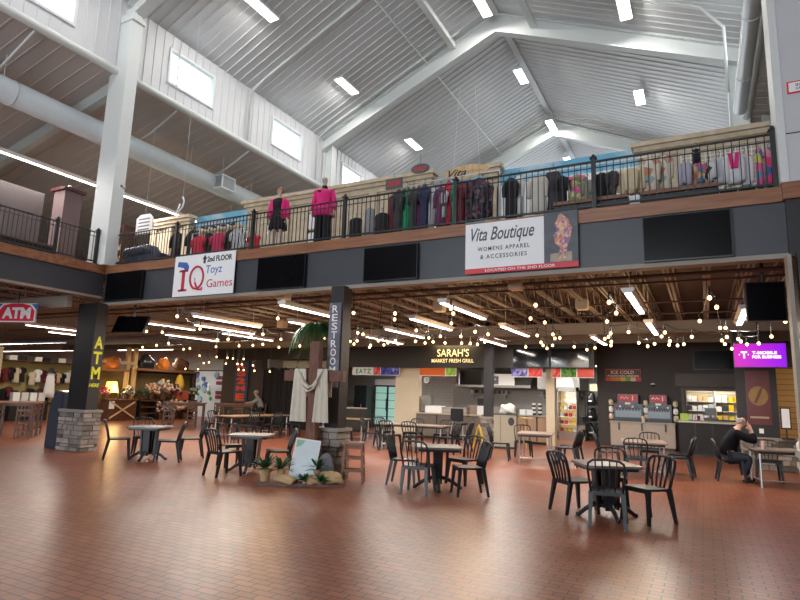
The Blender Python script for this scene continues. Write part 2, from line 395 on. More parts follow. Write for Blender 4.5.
# ceiling of the lower level: deck, bar joists, girders
deck = struct('ceiling', MB().box(-45, 14, YF+.2, 39, 4.36, 4.415), DECKM)
deckL = struct('ceiling', MB().box(-45, -13.8, Y0, YF+.1, 4.36, 4.415), DECKM)
jm = MB()
def joist(mb, L, z0=3.80, z1=4.34):
    for z in (z0+.02, z1-.02): mb.box(-.055, -.015, 0, L, z-.02, z+.02); mb.box(.015, .055, 0, L, z-.02, z+.02)
    n = int(L/.5)
    for i in range(n):
        a, b = (z0+.03, z1-.03) if i % 2 else (z1-.03, z0+.03)
        mb.beam((0, i*L/n, a), (0, (i+1)*L/n, b), .022, .022)
    return mb
j0 = joist(MB(), 10.6).build('joist', TANW, deck, (2.0, YF+.25, 0))
for k in range(1, 44):
    j = j0.copy(); COL.objects.link(j); j.parent = deck; j.location = (2.0-.62*k, YF+.25, 0)
for k in range(0, 12):
    j = j0.copy(); COL.objects.link(j); j.parent = deck; j.location = (2.62+.9*k, YF+.25, 0)
for k in range(0, 14):
    j = j0.copy(); COL.objects.link(j); j.parent = deckL; j.location = (-14.6-1.2*k, -1.3, 0)
    j = j0.copy(); COL.objects.link(j); j.parent = deck; j.location = (-25.6-1.3*k, YF+.25, 0)
for y in (17.0, 19.75):
    g = MB().box(-32, 14, y-.04, y+.04, 3.50, 3.79); g.box(-32, 14, y-.12, y+.12, 3.48, 3.50); g.box(-32, 14, y-.12, y+.12, 3.78, 3.80)
    g.build('girder', TANW, deck)
for y in (11.3, 13.6, 15.4):
    MB().tube([(-26, y, 3.78), (14, y, 3.78)], .022, 6).build('bridging_rod', mat('brown_pipe', (.10, .06, .045), .5), deck)
MB().tube([(-26, 10.4, 3.72), (14, 10.4, 3.72)], .035, 8).build('sprinkler_pipe', MATS['brown_pipe'], deck)
for y in (4.0, 8.6): MB().box(-32, -13.9, y-.06, y+.06, 3.5, 3.8).build('girder', TANW, deckL)
# ------------------------------------------------------------------ steel columns and rafters of the hall
def hcol(X0, X1, Y, z0, z1, label, m=WHITE):
    c = E('steel_column', ((X0+X1)/2, Y, z0), label, 'column', 'steel columns of the hall')
    L = (X1-X0)/2; h = z1-z0
    MB().box(-L, -L+.03, 0, .30, 0, h).build('flange', m, c); MB().box(L-.03, L, 0, .30, 0, h).build('flange', m, c)
    MB().box(-L+.03, L-.03, .14, .155, 0, h).build('web', m, c)
    return c
c = E('steel_column', (-13.87, 9.06, 4.66), 'tall white steel column rising from the railing corner at the left', 'column', 'steel columns of the hall')
MB().box(-.26, .445, 0, .30, 0, 7.15).build('shaft', WHITE, c)
MB().box(.446, .47, -.01, .33, 0, 7.0).build('flange', mat('white_column_flange', (.70, .74, .74), .5, var=.03), c)
MB().box(.0, .52, -.04, .36, 6.9, 7.05).build('cap_plate', WHITE, c)
MB().box(-.3, .42, .1, .13, 7.15, 7.4).build('gusset', WHITE, c)
c = E('steel_column', (1.55, 9.16, 4.68), 'wide white boxed column at the right edge above the wood trim', 'column', 'steel columns of the hall')
MB().box(-.36, 1.9, 0, .5, 0, 7.5).build('shaft', mat('grey_white_panel', (.58, .58, .62), .5, var=.05, scale=2), c)
MB().box(-.46, -.36, -.02, .52, 0, 7.5).build('flange', WHITE, c)
MB().box(-.36, 1.9, -.004, 0, .70, .715).build('panel_seam', BLK, c)
s = E('notice_sign', (1.42, 9.15, 6.06), 'small white notice with red border on the grey panel at right edge', 'sign')
MB().box(-.17, .17, -.006, .006, -.09, .09).build('border', RED, s); MB().box(-.15, .15, -.01, -.006, -.07, .07).build('paper', PAPER, s)
text('SECURITY\nCAMERAS', BLK, s, (.03, -.012, .0), .2, .09)
for (yy, nm) in ((18.7, 'second'), (28.1, 'third')):
    hcol(-13.86, -13.40, yy, 4.66, 11.9, 'white steel column on the left wall between clerestory windows, %s from the front' % nm)
    hcol(1.08, 1.6, yy, 4.66, 11.9, 'white steel column on the right wall, %s from the front' % nm)
def rafter(Y, label):
    c = E('roof_rafter', (XC, Y, 12), label, 'roof beam', 'white tapered rafters of the hall roof')
    for s, nm in ((-1, 'left'), (1, 'right')):
        xe = (XL+.05-XC) if s < 0 else (XR-.05-XC)
        pts_t = [(xe, ZE-12+.02), (0, ZR-12-.12)]; pts_b = [(xe, 11.75-12), (0, 15.05-12)]
        mb = MB().prism([(xe, 11.78-12), (0, 15.08-12), (0, ZR-12-.1), (xe, ZE-12+.0)], -.012, .012)
        w = mb.build('web', WHITE, c)
        MB().prism([(xe, 11.72-12), (0, 15.02-12), (0, 15.08-12), (xe, 11.78-12)], -.16, .16).build('bottom_flange', WHITE, c)
        MB().prism([(xe, ZE-12-.05), (0, ZR-12-.14), (0, ZR-12-.09), (xe, ZE-12)], -.16, .16).build('top_flange', WHITE, c)
    return c
rafter(9.3, 'white roof rafter over the railing corner, nearest the camera')
rafter(18.7, 'broad white roof rafter crossing the middle of the ceiling')
rafter(28.1, 'white roof rafter beyond the boutique, farthest away')
rafter(-.1, 'white roof rafter directly overhead of the camera')
def lowraft(Y, side, label):
    c = E('side_rafter', (XL-.02 if side < 0 else XR+.02, Y, 10), label, 'roof beam', 'rafters under the low side roofs')
    L = 20 if side < 0 else 12; d = L*.229 if side < 0 else L*.21
    MB().prism([(side*.26, -.01), (side*L, .05-d), (side*L, -.28-d), (side*.26, -.34)], -.1, .1).build('web', mat('rafter_taupe', (.50, .52, .50), .5, var=.03), c)
lowraft(9.3, -1, 'pale rafter under the low roof behind the left column')
lowraft(18.7, -1, 'pale rafter under the low roof beyond the long duct')
lowraft(-.1, -1, 'pale rafter under the low left roof nearest the camera')
lowraft(18.7, 1, 'pale rafter under the low roof on the right')
# braces of the eave: two sloping struts near the ridge
for (p, q, lb) in (((-7.93, 12.2, 14.93), (-7.93, 18.65, 14.93), 'white square strut running to the middle rafter left of the ridge'),
                   ((-4.82, 12.2, 14.93), (-4.82, 18.65, 14.93), 'white square strut running to the middle rafter right of the ridge')):
    o = MB().beam((0, 0, 0), tuple(Vector(q)-Vector(p)), .22, .2).build('roof_strut', WHITE, None, p); tag(o, lb, 'strut', 'struts under the hall roof')
# ------------------------------------------------------------------ lower columns
def stones(x0, x1, y0, y1, h, seed=3):
    rnd = random.Random(seed+int(h*100)); mb = MB().box(x0+.05, x1-.05, y0+.05, y1-.05, 0, h); z = 0
    while z < h-.02:
        hh = min(rnd.uniform(.07, .15), h-z)
        for side in range(4):
            L = (x1-x0) if side % 2 == 0 else (y1-y0); t = 0
            while t < L-.01:
                w_ = min(rnd.uniform(.14, .38), L-t); w_ = L-t if L-t-w_ < .07 else w_; d = rnd.uniform(-.012, .022)
                a, b = t+.009, t+w_-.009; za, zb = z+.008, z+hh-.008
                if side == 0: mb.box(x0+a, x0+b, y0-d, y0+.07, za, zb)
                elif side == 2: mb.box(x0+a, x0+b, y1-.07, y1+d, za, zb)
                elif side == 1: mb.box(x1-.07, x1+d, y0+a, y0+b, za, zb)
                else: mb.box(x0-d, x0+.07, y0+a, y0+b, za, zb)
                t += w_
        z += hh
    return mb
def dark_column(x0, x1, y0, y1, label, stone_h=1.0, off=(.1, .1, .1), h=3.66):
    c = E('column', ((x0+x1)/2, (y0+y1)/2, 0), label, 'column', 'dark columns on stone bases')
    hx, hy = (x1-x0)/2, (y1-y0)/2
    MB().box(-hx, hx, -hy, hy, stone_h-.02 if stone_h else 0, h).build('shaft', CHARD, c)
    if stone_h:
        stones(-hx-off[0], hx+off[1], -hy-off[2], hy+.1, stone_h-.07).build('stone_base', STONE, c)
        MB().box(-hx-off[0]-.03, hx+off[1]+.03, -hy-off[2]-.03, hy+.13, stone_h-.07, stone_h).build('stone_cap', mat('stone_cap', (.30, .27, .24), .8, var=.2, bump=.4), c, bevel=.01)
    return c
colL = dark_column(-14.15, -13.40, 9.02, 9.32, 'dark column lettered ATM HERE in yellow on its side', 1.0, (.17, .05, .06))
colM = dark_column(-6.38, -6.08, 9.12, 9.40, 'dark column carrying the vertical restrooms sign behind the cross', .95, (.22, .04, .05))
colR = dark_column(1.19, 1.7, 9.04, 9.56, 'dark column at the right edge of the picture')
colI = dark_column(-6.80, -6.50, 19.2, 19.42, 'dark column between the grill counters beside the beige bin', .95, (.1, .06, .05), 3.5)
MB().box(1.07, 1.12, 9.0, 9.3, 0, 3.62).build('edge_strip', TANW, None)
tag(bpy.data.objects['edge_strip'], 'tan corner strip on the near side of the right edge column', 'trim'); bpy.data.objects['edge_strip'].name = 'corner_guard'
# yellow letters on the left column
for i, ch in enumerate('ATM'):
    text(ch, mat('yellow_vinyl', (.85, .85, .02), .5, emit=0), colL, (.38, 0.0, 2.66-.38*i), .23, .31, '+x', bold=.03)
text('HERE', MATS['yellow_vinyl'], colL, (.38, 0, 1.60), .28, .09, '+x', shear=.25, bold=.02)
# ================================================================== RAILINGS
def rail_section(L, name_label, loc, rz, post='both', n=23, h=.86):
    c = E('railing', loc, name_label, 'railing', 'black metal railing sections of the upper floor', rz)
    MB().box(0, L, -.018, .018, h-.026, h).build('top_rail', BLK, c)
    MB().box(0, L, -.008, .008, h-.13, h-.115).build('middle_rail', BLK, c)
    MB().box(0, L, -.018, .018, .07, .10).build('bottom_rail', BLK, c)
    b0 = None
    for i in range(1, n+1):
        x = L*i/(n+1)
        if b0 is None: b0 = MB().box(-.0065, .0065, -.0065, .0065, .08, h-.02).build('baluster', BLK, c, (x, 0, 0))
        else:
            b = b0.copy(); COL.objects.link(b); b.parent = c; b.location = (x, 0, 0)
    for x in ([0, L] if post == 'both' else [0] if post == 'left' else [L] if post == 'right' else []):
        MB().box(-.034, .034, -.034, .034, 0, h+.04).box(-.055, .055, -.055, .055, h+.04, h+.055).box(-.07, .07, -.06, .06, 0, .03).build('post', BLK, c, (x, 0, 0))
        MB().ball((0, 0, 0), .032).build('finial', BLK, c, (x, 0, h+.085), smooth=True)
    return c
zf = 4.66
rn = ['above the toy shop banner', 'in front of the red tops', 'in front of the two mannequins', 'in front of the black tank tops', 'in front of the long robes and rugged jackets', 'in front of the pale jackets at the right end']
xs = [-13.62, -11.23, -8.78, -6.33, -3.89, -1.44, 1.06]
rn = ['black railing section with balusters %s' % s for s in ['just right of the white column', 'in front of the red tops', 'in front of the two mannequins', 'in front of the black tank tops and green robe', 'above the boutique banner', 'in front of the pale jackets at the right end']]
for i in range(6):
    rail_section(xs[i+1]-xs[i], rn[i], (xs[i], YF+.08, zf), 0, 'both' if i == 0 else 'right')
rail_section(1.06, 'short black railing section between the left wing and the white column', (-13.72, 7.95, zf), R_(90), 'both', 9)
for k, lb in enumerate(['black railing section of the left wing in front of the mauve pillar', 'black railing section of the left wing at the picture edge']):
    rail_section(2.4, lb, (-13.72, 7.95-2.4*(k+1), zf), R_(90), 'left')
# ================================================================== CLOTHES
def garment(name, label, cat, x, y, ztop, h, w, m, sleeve=.0, flare=1.15, depth=.16, rz=0, group=None, sm=None, neck=True, hanger=True, wavy=.02, shoulder=.9):
    """hanging garment: closed cloth shell with folds, own sleeves, neckline and hanger"""
    c = E(name, (x, y, ztop-h), label, cat, group, rz)
    n = 28; rings = []
    prof = [(0, flare, 1.15), (.25, (flare+1)/2, 1.05), (.5, .96, .95), (.72, 1.0, .9), (.86, 1.02, .8), (.94, shoulder, .6), (1, .38, .35)]
    ph = random.random()*6
    for t, sw, sd in prof:
        r = []
        for j in range(n):
            a = 2*math.pi*j/n; fold = 1+wavy*(1.4-t)*2*math.sin(7*a+ph+2*t)
            r.append((math.cos(a)*w/2*sw*fold, math.sin(a)*depth/2*sd*fold, h*t))
        rings.append(r)
    MB().loft(rings).build('body', m, c, smooth=True)
    if sleeve:
        for s in (-1, 1):
            MB().tube([(s*w*.36, 0, h*.92), (s*w*.50, -.02, h*.80), (s*w*.54, -.05, h*.92-sleeve*.6), (s*w*.53, -.06, h*.92-sleeve*1.25)], [.045, .055, .045, .036], 10).build('sleeve', sm or m, c, smooth=True)
    if hanger:
        MB().tube([(0, 0, h), (0, 0, h+.06), (.02, 0, h+.09), (0, 0, h+.11), (-.02, 0, h+.095)], .005, 5).build('hanger_hook', BLK, c)
    return c
def P(name, *cols, scale=14, kind='voronoi'): return pattern(name, cols, scale, kind)
def at_y(px, py, y): v = at(px, py, 1, y); return v.x, v.z
# clothes rack rails carrying them
def rack(x0, x1, y, z, label):
    c = E('clothes_rack', ((x0+x1)/2, y, zf), label, 'clothes rack', 'clothes racks behind the railing'); L = (x1-x0)/2; h = z-zf
    MB().tube([(-L, 0, h), (L, 0, h)], .016, 8).build('hanging_rail', CHROME, c)
    for s in (-1, 1):
        MB().tube([(s*L, 0, .05), (s*L, 0, h)], .016, 8).build('upright', CHROME, c)
        MB().box(s*L-.02, s*L+.02, -.25, .25, 0, .05).build('foot', CHROME, c)
GZ = 6.2
def g(px, top, bot, wpx, m, label, name='dress', cat='clothing', y=9.95, **k):
    x, zt = at_y(px, top, y); _, zb = at_y(px, bot, y); x2, _ = at_y(px+wpx, top, y)
    zb = max(zb, zf+.06)
    return garment(name, label, cat, x, y, zt, zt-zb, (x2-x)*.95, m, **k)
K = mat
c_blk = K('cloth_black', (.015, .014, .018), .9); c_white = K('cloth_white', (.66, .66, .66), .9); c_red = K('cloth_red', (.62, .02, .05), .85)
c_pinkred = K('cloth_crimson', (.55, .03, .10), .85); c_green = K('cloth_green', (.02, .30, .13), .8); c_navy = K('cloth_navy', (.03, .035, .10), .85)
c_plum = K('cloth_plum', (.14, .04, .10), .85); c_maroon = K('cloth_maroon', (.16, .02, .03), .85); c_grey = K('cloth_grey', (.30, .29, .31), .9)
c_char = K('cloth_charcoal', (.06, .055, .06), .9); c_cream = K('cloth_cream', (.66, .56, .38), .9); c_pale = K('cloth_pale_grey', (.52, .54, .58), .9)
zebra = P('cloth_zebra', (.02, .02, .02), (.8, .8, .8), scale=9, kind='wave')
camo = P('cloth_dark_floral', (.02, .02, .03), (.05, .04, .05), (.16, .15, .17), (.25, .04, .07), (.03, .03, .05), scale=16)
floral = P('cloth_cream_floral', (.72, .64, .5), (.7, .62, .5), (.55, .25, .15), (.3, .4, .4), (.7, .65, .55), scale=8)
pinkfl = P('cloth_pink_floral', (.75, .1, .25), (.8, .55, .6), (.3, .1, .1), (.75, .3, .1), (.1, .2, .3), scale=12)
whitep = P('cloth_white_pink', (.72, .72, .76), (.70, .70, .74), (.74, .74, .76), (.68, .1, .25), scale=6)
hib = P('cloth_hot_pink_floral', (.85, .02, .12), (.8, .05, .2), (.05, .15, .4), (.75, .3, .4), scale=7)
hib2 = P('cloth_blue_pink_floral', (.04, .12, .35), (.7, .1, .3), (.1, .3, .4), (.6, .55, .1), scale=8)
yelp = P('cloth_yellow_green_floral', (.45, .42, .15), (.6, .5, .3), (.2, .25, .1), (.75, .1, .35), scale=12)
# left part, behind the first two railing sections
g(197, 226, 248, 12, c_red, 'plain red top hanging left of the black dress near the toy shop banner', 'top', h_='') if False else None
rows = [
 (200, 236, 256, 11, c_red, .2, 'top', 'plain red top hanging above the toy shop banner', 1.05),
 (209, 233, 257, 8, c_blk, 0, 'dress', 'narrow black dress between the two red tops', 1.2),
 (219, 233, 256, 12, c_pinkred, .2, 'top', 'crimson ruffled top right of the narrow black dress', 1.3),
 (231, 230, 250, 9, c_blk, 0, 'top', 'short black top left of the zebra blouse', 1.1),
 (240, 229, 250, 14, zebra, .2, 'blouse', 'black and white zebra print blouse', 1.15),
 (255, 236, 249, 10, c_red, .1, 'top', 'small red top between the zebra blouse and the left mannequin', 1.1),
 (356, 218, 239, 13, c_blk, 0, 'tank_top', 'black sleeveless top just right of the third railing post', .95),
 (370, 208, 238, 10, c_grey, 0, 'dress', 'long grey striped dress between two black tops', 1.1),
 (382, 213, 236, 14, c_blk, 0, 'tank_top', 'black v neck top under the dark hanging sign', 1.0),
 (392, 196, 232, 7, c_maroon, 0, 'cardigan', 'dark maroon cardigan at the left end of the robes', 1.3),
 (399, 190, 234, 8, c_char, .3, 'robe', 'long charcoal robe left of the green robe', 1.0),
 (407, 187, 234, 9, c_green, .25, 'robe', 'bright green long robe among dark ones', 1.0),
 (414, 187, 233, 6, c_char, .25, 'robe', 'long charcoal robe right of the green robe', 1.0),
 (419, 186, 233, 6, c_plum, .25, 'robe', 'long plum robe left of the navy robe', 1.0),
 (425, 184, 232, 7, c_navy, .25, 'robe', 'long navy robe beside the plum robe', 1.0),
 (431, 186, 228, 8, c_pale, .35, 'jacket', 'pale grey jacket behind the small oval sign', 1.1),
 (441, 187, 226, 9, c_plum, .3, 'jacket', 'plum jacket under the small oval sign', 1.1),
 (449, 181, 225, 6, c_red, .3, 'cardigan', 'red cardigan left of the fourth railing post', 1.1),
 (445, 190, 218, 4, c_pale, .2, 'scarf', 'pale scarf hanging beside the red cardigan', 1.0),
 (456, 182, 222, 7, c_green, .25, 'jacket', 'green and white jacket behind the fourth railing post', 1.0),
 (462, 181, 224, 7, c_maroon, .25, 'jacket', 'dark red jacket right of the fourth railing post', 1.0),
 (470, 180, 221, 12, camo, .35, 'jacket', 'dark patterned jacket under the left half of the oval wooden sign', 1.1),
 (479, 178, 218, 13, camo, .4, 'jacket', 'dark patterned jacket under the right tip of the oval wooden sign', 1.2),
 (488, 182, 216, 8, camo, .3, 'jacket', 'dark patterned jacket at the right end of the dense rack', 1.3),
 (511, 178, 222, 12, c_blk, .25, 'dress', 'long black dress with grey scarf right of the empty wall', 1.0),
 (519, 176, 216, 8, c_white, .3, 'cardigan', 'white cardigan with black trim beside the long black dress', 1.0),
 (538, 176, 213, 17, K('cloth_ivory', (.62, .58, .52), .9), .3, 'coat', 'long ivory coat with a dark brooch', 1.1),
 (553, 170, 210, 12, c_char, .3, 'dress', 'charcoal lace dress right of the ivory coat', 1.0),
 (562, 176, 208, 10, c_blk, .2, 'jacket', 'black jacket left of the green floral dress', 1.0),
 (577, 175, 207, 17, yelp, .1, 'dress', 'yellow green floral dress with a pink panel', 1.2),
 (587, 180, 203, 8, K('cloth_sage', (.25, .25, .2), .9), .2, 'cardigan', 'sage cardigan left of the fifth railing post', 1.1),
 (602, 173, 200, 14, c_blk, .25, 'top', 'black top with a yellow collar right of the fifth post', 1.0),
 (612, 171, 196, 8, c_char, .2, 'top', 'charcoal top next to the cream jackets', 1.0),
 (623, 170, 195, 9, c_cream, .3, 'jacket', 'cream jacket, left one of three', 1.0),
 (631, 168, 194, 9, c_cream, .3, 'jacket', 'cream jacket, middle one of three', 1.0),
 (639, 167, 193, 9, c_cream, .3, 'jacket', 'cream jacket, right one of three', 1.0),
 (652, 158, 192, 11, floral, .3, 'kimono', 'cream kimono with blue edge on the stone pilaster', 1.1),
 (664, 156, 191, 13, floral, .3, 'kimono', 'cream floral kimono right of the blue edged one', 1.1),
 (684, 163, 184, 9, K('cloth_lavender', (.42, .40, .50), .9), .3, 'top', 'lavender top with black bag below', 1.0),
 (693, 166, 188, 9, pinkfl, .1, 'top', 'pink patterned top under the white collar scarf', 1.0),
 (700, 163, 184, 9, P('cloth_orange_blue', (.55, .2, .1), (.1, .2, .3), (.6, .35, .2), (.4, .1, .3), scale=12), .15, 'top', 'orange and blue patterned top', 1.0),
 (696, 149, 164, 9, c_blk, 0, 'scarf', 'black and white scarf hung above the patterned tops', 1.0),
 (709, 163, 182, 8, P('cloth_black_white', (.6, .6, .62), (.03, .03, .03), (.6, .6, .6), scale=8), .2, 'top', 'white top with black shoulders', 1.0),
 (719, 158, 184, 14, c_pale, .35, 'jacket', 'pale grey sweater left of the pink trimmed jacket', 1.0),
 (733, 154, 184, 16, whitep, .35, 'jacket', 'white jacket with hot pink lapels', 1.0),
 (744, 155, 187, 12, whitep, .35, 'jacket', 'white coat right of the hot pink lapels', 1.1),
 (758, 148, 188, 8, hib2, 0, 'dress', 'blue and pink floral dress beside the last post', 1.0),
 (768, 148, 186, 12, hib, .1, 'dress', 'hot pink floral dress nearest the right end post', 1.0),
 (774, 165, 187, 6, c_navy, 0, 'dress', 'navy dress half behind the right end post', 1.1),
]
for i, (px, a, b, wp, m, sl_, nm, lb, fl) in enumerate(rows):
    g(px, a, b, wp, m, lb, nm, y=9.95+.12*(i % 2), sleeve=sl_, flare=fl)
for o_ in [x for x in bpy.data.objects if x.get('label') == 'white jacket with hot pink lapels']:
    H_ = [v for c_ in o_.children if c_.name.startswith('body') for v in [max(q.co.z for q in c_.data.vertices)]][0]
    for s_ in (-1, 1): MB().beam((s_*.05, -.075, H_*.97), (s_*.02, -.105, H_*.45), .055, .02).build('lapel', mat('hot_pink', (.80, .02, .22), .8), o_)
rack(-11.4, -8.9, 10.02, 5.5, 'chrome clothes rack carrying the red tops')
rack(-5.25, -3.25, 10.02, 5.9, 'chrome clothes rack carrying the robes and dark jackets')
rack(-2.8, -.5, 10.02, 5.72, 'chrome clothes rack carrying the dresses above the boutique banner')
rack(-.35, 1.0, 10.02, 5.66, 'chrome clothes rack carrying the white jackets at the right end')
# low shelf / bench behind the right railing section
for (x0, x1, lb) in ((-2.15, -.95, 'long low wooden bench behind the railing above the banner photo'), (-.75, .35, 'long low dark bench with studs left of the right end')):
    c = E('bench', ((x0+x1)/2, 9.72, zf), lb, 'bench', 'low display benches behind the railing'); L = (x1-x0)/2
    MB().box(-L, L, -.15, .15, .24, .30).build('seat', WOODM, c)
    MB().box(-L, L, -.13, .13, .12, .22).build('apron', CHARD, c)
    for s in (-1, 1): MB().box(s*L-s*.06-.02, s*L-s*.06+.02, -.12, .12, 0, .12).build('leg', BLK, c)
for (x, y, lb) in ((.72, 9.75, 'black handbag on the floor near the right end post'), (.48, 9.72, 'black handbag under the white coat')):
    c = E('handbag', (x, y, zf), lb, 'handbag', 'black handbags on the upper floor')
    MB().loft([[(-.13*f, -.06, z), (.13*f, -.06, z), (.13*f, .06, z), (-.13*f, .06, z)] for f, z in ((1, 0), (1.05, .1), (.8, .18))]).build('bag_body', BLC, c, bevel=.01)
    MB().tube([(-.07, 0, .17), (-.04, 0, .25), (.04, 0, .25), (.07, 0, .17)], .008, 6).build('handle', BLC, c)
# ================================================================== MANNEQUINS
def mannequin(x, y, label, headcol, jacket_open, sc_=1.0, rz=0):
    c = E('mannequin', (x, y, zf), label, 'mannequin', None, rz)
    H = 1.0
    spine = [('pelvis', (0, 0, .93), .125), ('waist', (0, 0, 1.06), .098), ('chest', (0, -.015, 1.24), .125), ('neckb', (0, 0, 1.38), .06), ('neck', (0, 0, 1.45), .042), ('jaw', (0, -.02, 1.52), .055), ('head', (0, -.01, 1.60), .078), ('crown', (0, 0, 1.665), .055)]
    ch = [spine]
    for s in (-1, 1):
        ch.append([('chest', (0, -.015, 1.24), .125), ('sh%d' % s, (s*.165, 0, 1.34), .052), ('el%d' % s, (s*.235, .02, 1.08), .036), ('wr%d' % s, (s*.24, -.07, .86), .024), ('pa%d' % s, (s*.235, -.09, .80), .026)])
        for f in range(4):
            ch.append([('pa%d' % s, (s*.235, -.09, .80), .026), ('f%d%d' % (s, f), (s*.24, -.115+.018*f, .745), .009), ('g%d%d' % (s, f), (s*.232, -.115+.018*f, .70+.006*abs(f-1)), .008)])
        ch.append([('pa%d' % s, (s*.235, -.09, .80), .026), ('t%d' % s, (s*.215, -.125, .77), .010), ('u%d' % s, (s*.208, -.135, .74), .009)])
        ch.append([('pelvis', (0, 0, .93), .125), ('hip%d' % s, (s*.085, 0, .86), .088), ('kn%d' % s, (s*.09, -.01, .49), .052), ('an%d' % s, (s*.095, .02, .10), .032), ('to%d' % s, (s*.10, -.11, .045), .034)])
    skin('body', ch, MANN, c)
    # face: nose, eyes, mouth
    MB().loft([[(-.012, -.082, 1.60), (.012, -.082, 1.60), (0, -.09, 1.60)], [(-.014, -.08, 1.565), (.014, -.08, 1.565), (0, -.105, 1.567)]]).build('nose', MANN, c)
    for s in (-1, 1): MB().ball((s*.028, -.078, 1.60), .011, 8).build('eye', BLK, c)
    MB().box(-.02, .02, -.084, -.07, 1.54, 1.546).build('mouth', c_maroon, c)
    if headcol == 'blonde':
        MB().lathe([(.02, 0), (.083, .03), (.088, .09), (.07, .14), (.02, .165)], (0, .02, 1.54), 16).build('hair', mat('hair_auburn', (.30, .12, .06), .6, var=.3), c, smooth=True)
    def tors(nm, m, z0, z1, grow, open_=False, flare=1.0):
        rings = []; n = 30
        ref = [(.60, .19, .14), (.75, .185, .135), (.90, .175, .13), (1.0, .15, .115), (1.08, .14, .11), (1.18, .16, .135), (1.28, .185, .13), (1.36, .165, .095), (1.40, .085, .07), (1.44, .058, .055)]
        for z, a, b in ref:
            if z < z0-.01 or z > z1+.01: continue
            k = grow*(1+(flare-1)*max(0, (1.1-z)/.4)); r = []
            for j in range(n):
                t = 2*math.pi*j/n+math.pi/2
                fo = 1+.03*math.sin(6*t)*(1 if z < 1.1 else .2)
                r.append((math.cos(t)*a*k*fo, math.sin(t)*b*k*fo, z))
            rings.append(r)
        MB().loft(rings).build(nm, m, c, smooth=True)
    def sleeves(m, k=1.35):
        for s in (-1, 1):
            MB().tube([(s*.13, 0, 1.345), (s*.175, 0, 1.33), (s*.205, .01, 1.2), (s*.238, .02, 1.07), (s*.243, -.03, .96), (s*.242, -.06, .885)], [.06, .068, .062, .055, .052, .05], 12).build('sleeve', m, c, smooth=True)
    if jacket_open:
        tors('dress', BLC, .60, 1.40, 1.08, flare=1.1)
        for s in (-1, 1):
            rings = []
            for z, a, b in ((.86, .20, .16), (1.0, .175, .145), (1.1, .17, .14), (1.2, .185, .155), (1.3, .2, .145), (1.37, .17, .1), (1.40, .1, .075)):
                outer = [(s*a*math.cos(t)*1.12, -b*math.sin(t)*1.12, z) for t in [R_(-88+j*16) for j in range(10)]]
                inner = [(s*a*math.cos(t)*1.05, -b*math.sin(t)*1.05, z) for t in [R_(-88+j*16) for j in range(10)]][::-1]
                rings.append(outer+inner)
            MB().loft(rings).build('jacket_side', MAG, c, smooth=True)
        sleeves(MAG)
    else:
        tors('trousers_top', BLC, .75, 1.0, 1.06)
        for s in (-1, 1):
            MB().tube([(s*.085, 0, .88), (s*.095, -.01, .5), (s*.10, .01, .14)], [.105, .095, .10], 14).build('trouser_leg', BLC, c, smooth=True)
        tors('tunic', MAG, .75, 1.36, 1.15, flare=1.25); sleeves(MAG)
        MB().lathe([(.075, 0), (.065, .03), (.06, .07)], (0, 0, 1.39), 16).build('collar', BLC, c, smooth=True)
        MB().box(-.12, -.04, -.165, -.155, 1.27, 1.31).build('brooch', BLC, c)
    MB().lathe([(.18, 0), (.18, .012), (.02, .02)], (0, 0, 0), 20).build('base_plate', CHROME, c)
    for s in (-1, 1): MB().loft([[(s*.10-.035, -.16, z), (s*.10+.035, -.16, z), (s*.10+.04, .05, z), (s*.10-.04, .05, z)] for z in (.012, .06)]).build('shoe', BLC, c, bevel=.008)
    return c
mm_ = mannequin(-8.42, 9.8, 'mannequin in an open magenta jacket over a knee length black dress', 'blonde', True, rz=R_(18)); mm_.scale = (.93, .93, .93)
mm_ = mannequin(-7.17, 9.8, 'bald mannequin in a magenta tunic with black collar and black trousers', None, False, rz=R_(22)); mm_.scale = (.97, .97, .97)
# ================================================================== UPPER SHOP WALLS
SKY = P('sky_mural', (.16, .44, .62), (.18, .46, .64), (.20, .48, .64), (.45, .60, .68), (.17, .45, .63), scale=1.5)
sky = bpy.data.materials.new('sky_mural_paint'); sky.use_nodes = True; nt = sky.node_tree; b = nt.nodes['Principled BSDF']
tc = nt.nodes.new('ShaderNodeTexCoord'); n = nt.nodes.new('ShaderNodeTexNoise'); n.inputs['Scale'].default_value = .9; n.inputs['Detail'].default_value = 5
cr = nt.nodes.new('ShaderNodeValToRGB'); cr.color_ramp.elements[0].position = .45; cr.color_ramp.elements[1].position = .68
cr.color_ramp.elements[0].color = (.15, .42, .60, 1); cr.color_ramp.elements[1].color = (.55, .66, .72, 1)
nt.links.new(tc.outputs['Object'], n.inputs['Vector']); nt.links.new(n.outputs['Fac'], cr.inputs[0]); nt.links.new(cr.outputs[0], b.inputs['Base Color']); b.inputs['Roughness'].default_value = .8
YS = 13.0
o = MB().box(-5.6, -.9, YS+.13, YS+.2, 4.64, 7.22).build('partition_wall', sky, None); tag(o, 'light blue partition painted with clouds above the boutique banner', 'partition')
o = MB().box(-14.8, -12.6, YS+.13, YS+.2, 4.64, 7.28).build('partition_wall', sky, None); tag(o, 'light blue partition painted as sky left of the mannequins', 'partition')
STN = wood('old_stone_paint', (.50, .40, .27), (.66, .56, .42), 5, .8, (1, 1, 1))
